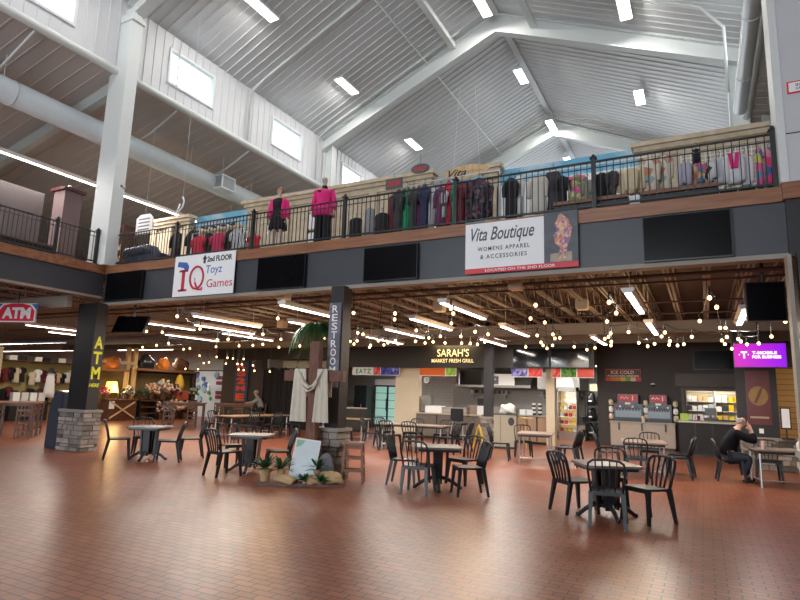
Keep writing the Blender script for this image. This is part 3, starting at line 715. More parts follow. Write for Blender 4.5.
def cornice(x0, x1, ztop, label, pil=()):
    c = E('shop_facade', ((x0+x1)/2, YS, zf), label, 'facade', 'stone painted shop facades of the upper floor'); L = (x1-x0)/2; h = ztop-zf
    MB().box(-L, L, 0, .1, 0, h-.3).build('facade_panel', STN, c)
    MB().box(-L-.12, L+.12, -.22, .12, h-.10, h).build('cornice_top', STN, c)
    MB().box(-L-.07, L+.07, -.15, .1, h-.20, h-.10).build('cornice_moulding', STN, c)
    MB().box(-L, L, -.07, .1, h-.34, h-.20).build('frieze', STN, c)
    for p in pil: MB().box(p-.13, p+.13, -.07, 0, 0, h-.34).build('pilaster', STN, c)
    return c
cornice(-1.05, 1.75, 7.22, 'stone coloured facade with broken cornice at the right end of the boutique', (-1.15, -.4, 1.25))
cornice(-12.4, -6.05, 7.42, 'stone coloured facade with long cornice behind the mannequins', (-2.9, -1.6, 0, 1.4, 2.7))
cornice(-16.8, -14.9, 7.3, 'small stone coloured facade left of the blue sky partition', (-.8, 0, .8))
cornice(-4.62, -4.25, 7.3, 'narrow stone coloured pillar in front of the cloud mural', ())
# metal roofing sign frame behind: white grid panels
gm = MB()
for i in range(16): gm.box(-.1+.09*i, -.085+.09*i, 0, .008, 0, 2.1)
for k in range(24): gm.box(-.1, 1.27, 0, .008, .09*k, .09*k+.012)
o = gm.build('grid_panel', PAPER, None, (-.1, 12.7, zf)); tag(o, 'white wire grid panel on the stone facade behind the pink trimmed jacket', 'display grid', 'white wire grid panels')
gm = MB()
for i in range(40): gm.box(.09*i, .09*i+.012, 0, .008, 0, 2.1)
for k in range(24): gm.box(0, 3.55, 0, .008, .09*k, .09*k+.012)
o = gm.build('grid_panel', PAPER, None, (-4.2, 12.95, zf)); tag(o, 'long white wire grid panel under the cloud mural', 'display grid', 'white wire grid panels')
o = MB().box(-4.3, -.95, 13.0, 13.08, 4.66, 6.75).build('slat_panel', PAPER, None); tag(o, 'white lower wall panel under the cloud mural', 'wall panel')
# oval wooden sign hanging over the dense rack
s = E('hanging_sign', (-4.32, 11.0, 6.40), 'pointed oval wooden sign with dark script hanging over the dark jackets', 'sign')
ov = [(.53*math.copysign(abs(math.cos(t))**1.0, math.cos(t)), .16*math.copysign(abs(math.sin(t))**1.35, math.sin(t))) for t in [2*math.pi*i/36 for i in range(36)]]
MB().prism(ov, -.015, .015).build('board', WOODL, s)
text('Vita', BLK, s, (-.2, -.02, .0), .42, .16, shear=.4, bold=.01); text('BOUTIQUE', mat('faded_print', (.45, .35, .28), .7), s, (.2, -.02, -.01), .3, .06)
for sx in (-.3, .3): MB().tube([(sx, 0, .12), (sx*.6, 0, 2.0)], .004, 4).build('hanging_wire', PAPER, s)
s = E('hanging_sign', (-4.75, 9.62, 6.02), 'small dark oval sign with red letters left of the red cardigan', 'sign')
MB().prism([(.2*math.cos(t), .10*math.sin(t)) for t in [2*math.pi*i/24 for i in range(24)]], -.01, .01).build('board', mat('slate', (.08, .09, .10), .6), s)
text('SALE', RED, s, (0, -.014, .0), .26, .09, bold=.02, shear=.2); MB().tube([(0, 0, .09), (0, 0, .3)], .004, 4).build('hanging_wire', BLK, s)
s = E('hanging_sign', (-5.33, 9.62, 5.80), 'dark rectangular sign with red letters above the black v neck top', 'sign')
MB().box(-.19, .19, -.01, .01, -.11, .11).build('board', MATS['slate'], s); text('75% OFF', RED, s, (0, -.014, 0), .30, .12, bold=.02); MB().tube([(0, 0, .1), (0, 0, .24)], .004, 4).build('hanging_wire', BLK, s)
# black framed picture display between mannequins
c = E('display_stand', (-7.75, 10.4, zf), 'black display stand with white cards between the mannequins', 'display stand')
for x in (-.28, .28): MB().box(x-.015, x+.015, -.015, .015, 0, 1.1).build('upright', BLK, c)
MB().box(-.28, .28, -.012, .012, .62, .66).build('crossbar', BLK, c); MB().box(-.28, .28, -.2, .2, 0, .03).build('foot', BLK, c)
for x in (-.14, .14):
    MB().box(x-.11, x+.11, -.02, -.012, .70, 1.05).build('card', PAPER, c); MB().box(x-.11, x+.11, -.02, -.012, .25, .58).build('card', PAPER, c)
# dark leather sofa and toys near the left column
c = E('couch', (-13.0, 10.0, zf), 'dark navy rounded couch just right of the white column', 'sofa')
MB().box(-.5, .75, -.3, .4, 0, .38).build('base', mat('navy_leather', (.04, .05, .09), .4), c, bevel=.04)
MB().tube([(-.5, -.28, .45), (.3, -.28, .5), (.62, -.28, .42), (.78, -.28, .15)], .12, 12).build('arm', MATS['navy_leather'], c, smooth=True)
s = E('hanging_sign', (-14.85, 11.2, 6.5), 'white octagonal price board hanging right of the white column', 'sign')
MB().prism([(-.36, -.3), (.26, -.3), (.36, -.2), (.36, .16), (.2, .3), (-.2, .3), (-.36, .18)], -.02, .02).build('board', PAPER, s)
for k in range(4): MB().box(-.26, .24, -.03, -.02, -.2+.11*k, -.16+.11*k).build('text_line', mat('grey_print', (.2, .2, .22), .6), s)
MB().tube([(0, 0, .3), (0, 0, 3.2)], .005, 4).build('hanging_wire', PAPER, s)
s = E('number_sign', (-12.2, 10.2, 6.42), 'white swirling figure sign hanging from the roof above the left facade', 'sign')
MB().tube([(.10, 0, .22), (.16, 0, .1), (.12, 0, -.05), (0, 0, -.16), (-.12, 0, -.2), (-.05, 0, -.1), (.02, 0, .05)], .022, 8).build('swirl', PAPER, s, smooth=True)
MB().tube([(.1, 0, .2), (.1, 0, 5.6)], .004, 4).build('hanging_wire', PAPER, s)
for (x, lb, m) in ((-12.3, 'black mannequin bust in a dark dress near the white posts', BLC), (-11.7, 'dark figure in black coat left of the stone facade', BLC)):
    garment('display_dress', lb, 'clothing', x, 10.3, 5.72, .8, .3, m, sleeve=.3, group='dark dresses left of the toy banner')
c = E('shelf_unit', (-12.2, 11.6, zf), 'cream slatted shelf unit with shoes behind the first railing section', 'shelf')
for x in (-.7, -.35, 0, .35, .7): MB().box(x-.03, x+.03, 0, .3, 0, 1.6).build('upright', CREAM, c)
for z in (.3, .7, 1.1, 1.5): MB().box(-.7, .7, 0, .3, z, z+.03).build('shelf', CREAM, c)
for i in range(12):
    o = MB().box(-.07, .07, -.1, .1, 0, .14).build('gift_box', [c_red, c_blk, PAPER, WOODL, MAG][i % 5], None, (-12.75+.35*(i % 4)+.1, 11.75, zf+.33+.4*(i//4))); tag(o, 'small coloured box on the cream slatted shelf unit', 'box', 'boxes on the cream slatted shelves')
# the left wing of the upper floor: mauve wall, pillar and shop shelves
o = MB().box(-16.9, -16.7, -4, 9.2, 4.64, 7.05).build('partition_wall', mat('mauve_wall', (.085, .066, .066), .8, var=.08), None); tag(o, 'mauve partition wall above the left wing railing', 'partition')
c = E('pillar', (-16.3, 9.65, zf), 'mauve square pillar with dark red cap behind the left wing railing', 'pillar')
MB().box(-.26, .26, -.26, .26, 0, 2.5).build('shaft', mat('pink_mauve_pillar', (.15, .10, .10), .7, var=.1), c)
MB().box(-.33, .33, -.33, .33, 2.5, 2.58).build('cap', mat('dark_red_paint', (.07, .012, .012), .5), c)
MB().ball((0, 0, 2.68), .06).build('finial', BLK, c, smooth=True)
c = E('display_case', (-15.6, 6.6, zf), 'long low dark display case under the mauve wall', 'display case')
MB().box(-.3, .3, -2.6, 2.3, 0, .12).build('plinth', WOODD, c); MB().box(-.3, .3, -2.6, 2.3, .12, .55).build('case_body', BLC, c); MB().box(-.32, .32, -2.62, 2.32, .55, .60).build('case_top', WOODD, c)
c = E('shelf_unit', (-15.3, 10.6, zf), 'dark wooden shelves with brown goods left of the white column', 'shelf')
for z in (.1, .45, .8, 1.15, 1.5): MB().box(-.6, .6, -.2, .2, z, z+.03).build('shelf', WOODM, c)
for x in (-.6, .57): MB().box(x, x+.03, -.2, .2, 0, 1.6).build('side_panel', WOODD, c)
for i in range(12):
    o = MB().box(-.09, .09, -.1, .1, 0, .2).build('jar', [WOODL, c_maroon, WOODM, CREAM][i % 4], None, (-15.7+.27*(i % 4), 10.6, zf+.13+.35*(i//4)), bevel=.02); tag(o, 'brown jar on the dark shelves left of the white column', 'jar', 'jars on the dark shelves')
# garments rack far left of boutique floor (dark) between pillars
for i in range(7):
    garment('hanging_coat', 'dark coat hanging in the row under the left sky partition', 'clothing', -13.9+.22*i, 12.6, 6.7, 1.0, .24, [c_blk, c_char, c_navy][i % 3], sleeve=.3, group='dark coats under the left sky partition')
rack(-14.1, -12.4, 12.6, 6.76, 'chrome rack of dark coats under the left sky partition')
# ================================================================== DUCTS, PIPES, HALL LIGHTS
def duct(X, Z, r, y0, y1, label, regs=()):
    c = E('air_duct', (X, y0, Z), label, 'duct')
    MB().tube([(0, 0, 0), (0, y1-y0, 0)], r, 20).build('duct_pipe', DUCT, c, smooth=True)
    y = 1.2
    while y < y1-y0:
        MB().tube([(0, y, 0), (0, y+.03, 0)], r+.012, 20).build('duct_seam', DUCT, c, smooth=True); y += 2.4
    for yy in regs:
        MB().box(r-.1, r+.30, yy-y0-.32, yy-y0+.32, -.28, .22).build('register', DUCT, c)
        MB().box(r+.30, r+.31, yy-y0-.27, yy-y0+.27, -.23, .17).box(r-.05, r+.26, yy-y0-.33, yy-y0-.32, -.23, .17).build('grille', mat('grille_grey', (.25, .27, .29), .5), c)
        MB().tube([(r-.05, yy-y0, .1), (r-.05, yy-y0, 1.1)], .008, 5).build('hanger_rod', PAPER, c)
    for k in range(int((y1-y0)/3)): MB().tube([(0, 1+3*k, r), (0, 1+3*k, r+.9)], .008, 5).build('hanger_rod', PAPER, c)
    return c
duct(-15.2, 8.85, .33, -6, 30, 'long round white duct running under the low left roof', (14.2,))
duct(1.18, 9.15, .16, 6, 16.2, 'round white duct hanging beside the right column')
def strip_light(name, loc, L, label, z_up, axis='y', m=STUBE, w=.045, power=0, group=None, col=(1, .93, .84)):
    c = E(name, loc, label, 'light fixture', group, 0 if axis == 'y' else R_(90))
    MB().prism([(-w*1.15, 0), (w*1.15, 0), (w*2.1, .05), (w*2.1, .09), (-w*2.1, .09), (-w*2.1, .05)], -L/2, L/2, 'y').build('housing', WHT, c)
    MB().box(-w, w, -L/2+.02, L/2-.02, -.02, .0).build('diffuser', m, c)
    for s in (-1, 1): MB().tube([(0, s*L*.38, .06), (0, s*L*.38, z_up)], .006, 5).build('suspension_cable', WHT, c)
    if power:
        l = area('tube_light', (0, 0, -.03), (w*2, L*.95), power, col); l.parent = c; l.name = 'lamp'
        l['label'] = 'light of this fixture' if False else ''
        del l['label']
    return c
strip_light('linear_light', (-16.5, 11.0, 7.75), 14, 'long continuous light strip under the low left roof', 1.2, power=650, col=(1, .95, .9), group=None)
def high_bay(x, y, z, label):
    c = E('high_bay_light', (x, y, z), label, 'light fixture', 'rectangular ceiling lights of the hall')
    MB().box(-.19, .19, -.62, .62, 0, .07).build('housing', WHT, c)
    for k in range(3): MB().box(-.165+.115*k, -.065+.115*k, -.59, .59, -.02, 0).build('diffuser', SWHITE, c)
    MB().tube([(0, 0, .07), (0, 0, 15.9-(abs(x-XC))*.47-z-.1)], .006, 5).build('suspension_cable', WHT, c)
    l = area('lamp', (0, 0, -.03), (.36, 1.2), 95, (1, .96, .9)); l.parent = c
    return c
for x, y, z, lb in [(-11.5, 11.95, 13.2, 'rectangular light on the left roof slope, nearest of its row'), (-11.55, 16.85, 13.2, 'rectangular light on the left roof slope, second of its row'), (-11.5, 22.5, 13.2, 'rectangular light on the left roof slope, third of its row'),
    (-6.3, 17.4, 15.3, 'rectangular light at the ridge touching the top picture edge'), (-6.3, 22.3, 15.25, 'rectangular light at the ridge above the wooden oval sign'), (-6.2, 27.4, 15.3, 'rectangular light at the ridge farthest away'),
    (-1.6, 17.1, 13.55, 'rectangular light on the right roof slope touching the top edge'), (-1.7, 22.95, 13.55, 'rectangular light on the right roof slope, farther one'),
    (-11.5, 6.9, 13.2, 'rectangular light on the left roof slope, out over the camera'), (-1.6, 11.5, 13.55, 'rectangular light on the right roof slope above the camera'), (-6.3, 11.8, 15.3, 'rectangular light at the ridge above the camera'), (-6.3, 32, 15.2, 'rectangular light at the ridge beyond the third rafter')]:
    high_bay(x, y, z, lb)
def pipe(pts, r, label, m=WHITE):
    p0 = Vector(pts[0]); o = MB().tube([tuple(Vector(p)-p0) for p in pts], r, 8).build('conduit', m, None, tuple(p0), smooth=True); return tag(o, label, 'pipe')
zs = lambda x: ZR-(abs(x-XC))*.47-.12
pipe([(-13.82, 14.15, 10.3), (-13.82, 14.15, 12.1), (-13.2, 14.15, zs(-13.2)), (-7.5, 14.15, zs(-7.5))], .045, 'white sprinkler pipe climbing the left wall between two clerestory windows')
pipe([(-13.82, 18.2, 10.3), (-13.82, 18.2, 12.1), (-13.2, 18.2, zs(-13.2)), (-7.5, 18.2, zs(-7.5))], .03, 'thin white pipe climbing beside the second steel column')
pipe([(-13.8, 11.0, 10.2), (-13.8, 11.0, 12.0)], .018, 'thin conduit crossing the left edge of a clerestory window')
pipe([(.95, 16.4, 9.8), (.95, 16.4, 11.7), (.4, 16.4, zs(.6)-.1), (-4.2, 16.4, zs(-4.2))], .04, 'white pipe dropping from the right roof slope near the duct')
pipe([(-9.0, 6, zs(-9.0)), (-9.0, 29, zs(-9.0))], .03, 'thin pipe running lengthwise under the left roof slope')
for y in (11.2, 14.4): pipe([(-13.95, y, 10.0), (-15.0, y, 9.5), (-15.9, y, 9.25)], .03, 'short white brace pipe under the low left roof at %s' % ('the first window' if y < 12 else 'the duct register'))
pipe([(-13.9, 6.9, 10.0), (-15.2, 6.9, 9.4), (-15.9, 6.9, 9.15)], .03, 'short white brace pipe under the low left roof left of the column')
for (x, y, z, lb) in ((-13.2, 9.2, 6.75, 'small white security camera on the side of the left white column'), (1.0, 9.9, 8.35, 'small white security camera high beside the right column')):
    c = E('security_camera', (x, y, z), lb, 'camera')
    MB().tube([(-.1, .03, 0), (0, 0, 0)], .02, 8).build('bracket', WHT, c); MB().tube([(0, .03, 0), (.06, -.09, -.02)], .05, 12).build('camera_body', WHT, c, smooth=True); MB().tube([(.061, -.092, -.02), (.066, -.102, -.022)], .03, 12).build('lens', BLK, c)
# ================================================================== TELEVISIONS AND SIGNS ON THE FASCIA
def tv(x0, x1, y, z0, z1, label, group='televisions', sm=None):
    c = E('television', ((x0+x1)/2, y, z0), label, 'television', group); L = (x1-x0)/2; h = z1-z0
    MB().box(-L, L, -.05, .0, 0, h).build('casing', BLKP, c); MB().box(-L+.015, L-.015, -.055, -.05, .02, h-.015).build('screen', sm or SCREEN, c)
    MB().box(-.2, .2, 0, .04, h*.3, h*.7).build('wall_mount', BLK, c)
    return c
yT = YF-.045
tv(-13.45, -12.08, yT, 3.72, 4.45, 'black television on the fascia between the left column and the toy banner')
tv(-8.40, -7.13, yT, 3.71, 4.42, 'black television on the fascia left of the restrooms column')
tv(-5.72, -4.56, yT, 3.72, 4.39, 'black television on the fascia left of the boutique banner')
tv(-.72, .47, yT, 3.70, 4.41, 'large black television on the fascia at the right end')
# toy shop banner
s = E('banner', (-10.02, YF-.07, 3.70), 'white toy shop banner reading 2nd floor Toyz Games under the railing', 'banner')
MB().box(-.96, .95, -.012, .0, .0, .97).build('sheet', PAPER, s)
tR = mat('print_red', (.55, .02, .05), .6); tB = mat('print_blue', (.05, .13, .45), .6); tK = mat('print_black', (.02, .02, .025), .6)
MB().box(-.78, -.50, -.018, -.012, .12, .17).box(-.78, -.50, -.018, -.012, .58, .63).prism([(-.69, .12), (-.59, .12), (-.59, .63), (-.69, .63)], -.018, -.012).build('letter_i', tR, s)
MB().tube([(-.20+.21*math.cos(t), -.014, .42+.26*math.sin(t)) for t in [2*math.pi*i/24 for i in range(24)]], .028, 6, True, r2=.028).tube([(-.24, -.014, .30), (-.15, -.014, .14), (-.02, -.014, .13), (-.01, -.014, .18)], .026, 6).tube([(-.26, -.014, .42), (-.24, -.014, .3)], .012, 5).build('letter_q', tR, s)
MB().prism([(-.86, .72), (-.84, .84), (-.55, .80), (-.48, .70), (-.50, .60), (-.60, .62), (-.66, .68)], -.018, -.012).build('mortarboard_print', tB, s)
text('2nd FLOOR', tK, s, (.47, -.014, .83), .76, .13, bold=.03); text('Toyz', tB, s, (.32, -.014, .56), .50, .25, shear=.05); text('Games', tR, s, (.52, -.014, .26), .78, .19)
MB().prism([(-.02, .74), (-.02, .84), (-.06, .84), (.01, .94), (.08, .84), (.04, .84), (.04, .74)], -.018, -.012).build('arrow_print', tK, s)
# boutique banner
s = E('banner', (-2.65, YF-.07, 3.72), 'wide white boutique banner with a red strip and a photo at its right', 'banner')
MB().box(-.97, .42, -.015, 0, .09, .90).build('sheet', PAPER, s)
MB().box(.42, .97, -.015, 0, .09, .95).build('photo_background', mat('photo_dark_grey', (.11, .12, .14), .6, var=.4, scale=5), s)
MB().box(-.97, .97, -.016, 0, .0, .09).build('red_strip', mat('coral_red', (.72, .07, .09), .6), s)
MB().prism([(.52, .10), (.52, .24), (.87, .26), (.87, .10)], -.017, -.015).build('photo_path', mat('photo_tan', (.45, .38, .30), .7, var=.3, scale=10), s)
fig = [(.66, .14), (.68, .34), (.60, .42), (.58, .56), (.64, .62), (.60, .74), (.66, .86), (.74, .88), (.82, .80), (.88, .64), (.84, .46), (.80, .36), (.77, .14), (.73, .14), (.73, .36), (.70, .14)]
MB().prism(fig, -.019, -.017).build('photo_dress', P('print_floral_dress', (.70, .30, .18), (.75, .45, .3), (.35, .2, .4), (.8, .55, .4), scale=24), s)
MB().prism([(.64, .80), (.66, .89), (.72, .91), (.74, .84), (.70, .78)], -.021, -.019).build('photo_face', mat('photo_skin', (.55, .35, .26), .6), s)
text('Vita Boutique', mat('print_charcoal', (.08, .09, .11), .6), s, (-.30, -.018, .66), 1.12, .31, shear=.35, bold=.008)
text('WOMENS APPAREL', MATS['print_charcoal'], s, (-.28, -.018, .43), .92, .075, bold=.01, spacing=1.3)
text('& ACCESSORIES', MATS['print_charcoal'], s, (-.28, -.018, .29), .82, .075, bold=.01, spacing=1.3)
text('LOCATED ON THE 2ND FLOOR', PAPER, s, (0, -.019, .045), 1.2, .045, bold=.01)
# ================================================================== LOWER LEVEL LIGHTS
lx = [(-4.45, 11.35), (-6.1, 13.3), (-7.78, 15.1), (-4.47, 15.2), (-1.05, 11.3), (-1.06, 15.4), (-7.82, 10.6), (-11.26, 11.4), (-12.84, 12.9), (-16.3, 14.8), (-13.8, 14.95), (-14.0, 11.5), (.77, 13.7), (-9.5, 13.0), (-9.5, 16.9), (-2.75, 18.2), (-6.1, 18.2)]
ln = ['in the middle bay nearest the fascia, above the grill sign', 'in the middle bay, second from the fascia', 'in the middle bay, third from the fascia', 'right of the grill sign and beyond the nearest tube', 'nearest the fascia in the right bay', 'second in the right bay near the girder', 'just left of the restrooms column', 'nearest the fascia in the left bay', 'in the left bay, second row', 'far to the left above the display shelves', 'in the left bay above the poster panels', 'beside the tilted television', 'right edge of the ceiling under the hanging television', 'above the long cafe table', 'near the dark soffit left of the grill', 'close to the girder on the right', 'close to the inner column']
for (x, y), nm in zip(lx, ln):
    strip_light('tube_light', (x, y, 3.40), 2.45, 'white suspended tube light ' + nm, .965, power=62, group='suspended tube lights of the lower level', w=.05)
for i, (x, y, z, L, rz, nm) in enumerate([(-30.5, 17.0, 3.6, 6.5, 1, 'upper long light line seen left of the ATM column'), (-37, 21.0, 3.6, 8, 1, 'lower long light line seen left of the ATM column'), (-27.0, 21.2, 3.6, 4.4, 1, 'light line above the pumpkin shelves')]):
    strip_light('linear_light', (x, y, z), L, nm, .76, axis='x', power=200, w=.04)
for (x, y, nm) in ((-17.2, 8.6, 'tube light right of the hanging ATM sign'), (-19.2, 11.5, 'short tube light left of the dark column'), (-20.8, 13.2, 'short flat light below the left girder')):
    strip_light('tube_light', (x, y, 3.45), 1.9, 'white ' + nm, .915, power=60, w=.045)
# ceiling speakers / boxes between joists
for (x, y) in ((-8.25, 9.95), (-3.05, 10.4), (-2.35, 13.2), (-5.6, 12.6), (-12.0, 14.5)):
    o = MB().box(-.13, .13, -.13, .13, 0, .24).build('ceiling_speaker', CREAM, None, (x, y, 3.62), bevel=.02); tag(o, 'small cream box hanging between the ceiling joists', 'speaker', 'cream boxes between the joists')
# ------------------------------------------------------------------ strings of warm bulbs
near = [(-10.44, 8.96), (-11.99, 11.08), (-8.31, 9.87), (-6.15, 9.6), (-5.36, 9.89), (-5.8, 10.69), (-4.04, 9.6), (-4.24, 10.2), (-4.87, 11.61), (-2.49, 9.65), (-1.3, 9.7), (-1.35, 10.95), (-3.01, 11.26), (-2.89, 11.94), (-1.67, 12.08), (.14, 9.7), (.25, 10.69), (-.01, 12.44), (1.42, 12.86), (.36, 13.65), (.46, 13.68)]
mid = [(-12.9, 10.13), (-12.65, 10.42), (-10.08, 11.43), (-10.81, 11.79), (-10.5, 12.67), (-8.92, 12.57), (-7.31, 11.64), (-7.37, 11.98), (-5.67, 11.49), (-8.74, 13.54), (-5.65, 12.79), (-6.1, 13.09), (-5.15, 12.88), (-4.47, 12.03), (-4.36, 12.59), (-3.33, 13.02), (-2.94, 12.88), (-3.09, 13.74), (-2.96, 13.67), (-1.86, 13.61), (-1.72, 12.93), (-2.0, 14.03), (-1.34, 12.74), (-.66, 12.96), (-.77, 13.73), (-.18, 13.93), (.49, 14.1), (.41, 14.83), (.72, 14.57), (1.3, 14.13)]
far = [(-14.47, 12.19), (-11.84, 11.59), (-11.36, 11.51), (-12.68, 13.33), (-12.02, 13.22), (-11.42, 12.98), (-11.63, 13.96), (-17.02, 13.27), (-15.64, 12.71), (-15.4, 13.87), (-16.07, 14.2), (-13.79, 13.47), (-10.56, 13.62), (-7.86, 12.5), (-8.46, 13.3), (-8.2, 13.76), (-8.59, 14.35), (-7.28, 12.59), (-7.74, 13.7), (-7.3, 13.13), (-6.83, 12.67), (-7.16, 13.43), (-6.38, 12.9), (-5.97, 13.07), (-6.32, 13.34), (-5.79, 13.42), (-5.39, 13.54), (-5.19, 13.63), (-5.1, 13.91), (-4.7, 13.33), (-4.09, 14.81), (-3.4, 13.65), (-3.54, 14.42), (-3.65, 15.29), (-3.31, 14.45), (-2.87, 14.91), (-2.72, 15.84), (-2.42, 15.26), (-1.82, 13.75), (-1.95, 14.64), (-1.27, 14.08), (-1.16, 15.02), (-.96, 14.38), (-.61, 13.77), (-.67, 14.67), (-.5, 14.85), (-.36, 14.57), (.46, 14.64), (.89, 14.8), (1.1, 14.6), (.64, 15.92), (.74, 14.09)]
bulb0 = [None]
def string(pts, z, label):
    pts = sorted(pts)
    c = E('string_light', (pts[0][0], pts[0][1], z), label, 'string lights', 'strings of warm bulbs under the ceiling'); o = pts[0]
    path = []
    for i, (x, y) in enumerate(pts):
        p = Vector((x-o[0], y-o[1], .17))
        if path:
            q = path[-1]; L = (p-q).length
            for t in (.25, .5, .75): path.append(q.lerp(p, t)-Vector((0, 0, min(.22, L*.09)*math.sin(math.pi*t))) if False else q.lerp(p, t)-Vector((0, 0, min(.16, L*.06)*math.sin(math.pi*t))))
        path.append(p)
    path = [path[0]+Vector((-.1, 0, 4.37-z-.17))]+path+[path[-1]+Vector((.1, 0, 4.37-z-.17))]
    MB().tube(path, .008, 4).build('cable', BLK, c)
    for x, y in pts:
        if bulb0[0] is None:
            b = MB().ball((0, 0, -.01), .032, 10, 1.15).build('bulb', SWARM, c, (x-o[0], y-o[1], 0), smooth=True)
            k = MB().tube([(0, 0, .03), (0, 0, .17)], .016, 6).build('socket', BLK, b); bulb0[0] = b
        else:
            b = copy_tree(bulb0[0], c); b.location = (x-o[0], y-o[1], 0)
def split(L, cuts):
    out = [[] for _ in range(len(cuts)+1)]
    for p in L:
        i = sum(p[0] > c for c in cuts); out[i].append(p)
    return out
for L, z, row, cuts in ((near, 3.2, 'nearest the fascia', (-6.9, -2.7)), (mid, 3.05, 'in the middle of the ceiling', (-7.0, -2.5)), (far, 2.95, 'lowest and farthest row', (-10, -7.2, -4.0, -1.5))):
    names = {3: ['left', 'centre', 'right'], 5: ['far left', 'left', 'centre', 'right', 'far right']}[len(cuts)+1]
    for p, nm in zip(split(L, cuts), names):
        if p: string(p, z, 'string of warm bulbs %s, %s part' % (row, nm))
grid = [(-18.28, 2.94), (-17.73, 2.92), (-17.21, 2.88), (-16.73, 2.85), (-16.25, 2.83), (-18.86, 2.69), (-17.72, 2.67), (-17.19, 2.64), (-16.7, 2.64), (-16.18, 2.61), (-15.74, 2.58), (-16.58, 2.41), (-16.1, 2.39), (-15.64, 2.37), (-15.21, 2.36), (-18.3, 2.39), (-19.47, 2.42)]
pb = None
for i, (x, z) in enumerate(grid):
    c = E('pendant_bulb', (x, 17+.4*(i % 3), z), 'bare warm bulb hanging on a long cord in the cluster left of the cross', 'pendant light', 'bare pendant bulbs in a cluster')
    b = copy_tree(bulb0[0], c); b.location = (0, 0, 0); MB().tube([(0, 0, .16), (0, 0, 4.37-z)], .006, 4).build('cord', BLK, c)
for (x, y, p) in ((-16.9, 17.2, 45), (-5, 13.3, 70), (-1.5, 13.8, 60), (-10.5, 12.5, 60)):
    l = bpy.data.lights.new('bulb_glow', 'POINT'); l.energy = p; l.color = (1, .66, .34); l.shadow_soft_size = .6; lo = bpy.data.objects.new('bulb_glow', l); COL.objects.link(lo); lo.location = (x, y, 2.85)
# hanging televisions and screens
def hung_tv(loc, w, h, tilt, rz, label, m=SCREEN, pole=.5, grp=None):
    c = E('television', loc, label, 'television', grp, rz)
    a = MB().box(-w/2, w/2, -.04, .04, -h/2, h/2).build('casing', BLKP, c); a.rotation_euler = (tilt, 0, 0)
    MB().box(-w/2+.015, w/2-.015, -.045, -.04, -h/2+.015, h/2-.015).build('screen', m, a)
    MB().box(-.15, .15, .04, .10, -.15, .15).build('wall_mount', BLK, a); MB().tube([(0, .08, 0), (0, .08, 4.37-loc[2])], .025, 8).build('ceiling_pole', BLK, c)
    return c
hung_tv((.92, 10.5, 3.22), .54, .62, 0, R_(8), 'black television hanging from the ceiling at the right edge')
hung_tv((-13.3, 9.95, 3.20), .95, .5, R_(-25), R_(15), 'black television tilted down beside the ATM column')
scr = bpy.data.materials.new('magenta_screen'); scr.use_nodes = True; nt = scr.node_tree; b = nt.nodes['Principled BSDF']
tc = nt.nodes.new('ShaderNodeTexCoord'); sp = nt.nodes.new('ShaderNodeSeparateXYZ'); nt.links.new(tc.outputs['Generated'], sp.inputs[0])
cr = nt.nodes.new('ShaderNodeValToRGB'); cr.color_ramp.elements[0].color = (.70, .0, .50, 1); cr.color_ramp.elements[1].color = (.30, .0, .85, 1)
nt.links.new(sp.outputs[0], cr.inputs[0]); nt.links.new(cr.outputs[0], b.inputs['Emission Color']); b.inputs['Emission Strength'].default_value = .95; b.inputs['Base Color'].default_value = (0, 0, 0, 1)
c = hung_tv((1.25, 16.6, 2.83), 1.12, .60, 0, 0, 'glowing magenta screen reading T-Mobile for business at the right', scr, .6)
wl = mat('screen_white', (1, .9, 1), .5, emit=1.1)
text('T-MOBILE', wl, c, (.10, -.05, .06), .52, .075, bold=.03); text('FOR BUSINESS', wl, c, (.14, -.05, -.04), .60, .075, bold=.03)
text('T', wl, c, (-.33, -.05, .01), .13, .17, bold=.04); MB().box(-.44, -.42, -.052, -.048, 0, .03).box(-.25, -.23, -.052, -.048, 0, .03).build('logo_dots', wl, c)
# hanging ATM sign at left
s = E('hanging_sign', (-15.0, 8.0, 3.08), 'small hanging red ATM sign with blue corners at the left edge', 'sign', None, R_(20))
MB().box(-.55, .55, -.03, .03, -.0, .50).build('board', PAPER, s)
MB().prism([(-.50, .03), (.52, .03), (.52, .30), (.38, .44), (.15, .49), (-.15, .49), (-.38, .44), (-.50, .30)], -.036, -.03).build('red_field', mat('atm_red', (.75, .02, .06), .5), s)
for sx in (-1, 1): MB().prism([(sx*.60, .48), (sx*.42, .48), (sx*.60, .30)], -.035, -.03).build('blue_corner', tB, s)
text('ATM', PAPER, s, (.01, -.04, .24), .82, .30, bold=.05)
MB().tube([(0, 0, .5), (0, 0, 1.36)], .01, 5).build('hanging_rod', BLK, s); s.scale = (.95, .95, .95)
# restrooms sign on the middle column
s = E('column_sign', (-6.235, 9.10, 1.2), 'vertical restrooms sign in white letters on grey board, on the middle column', 'sign')
MB().box(-.135, .135, -.02, 0, .5, 2.12).build('board', pattern('mottled_grey_board', [(.20, .19, .23), (.14, .14, .17), (.25, .23, .27)], 3), s)
for i, ch in enumerate('RESTROOMS'): text(ch, PAPER, s, (.0, -.024, 2.0-.168*i), .13, .14, bold=.01)
# ATM kiosk by the left column
c = E('kiosk', (-14.66, 9.3, 0), 'dark blue-grey kiosk with slanted top leaning against the left column base', 'kiosk')
MB().prism([(-.28, 0), (.28, 0), (.28, 1.38), (.05, 1.42), (-.20, 1.22), (-.26, .9)], -.26, .26, 'y').build('body', mat('kiosk_blue_grey', (.045, .055, .08), .45, var=.1), c, bevel=.02)
MB().prism([(.0, 1.425), (.26, 1.39), (.26, 1.41), (.0, 1.445)], -.22, .22, 'y').build('screen_panel', STEEL, c)
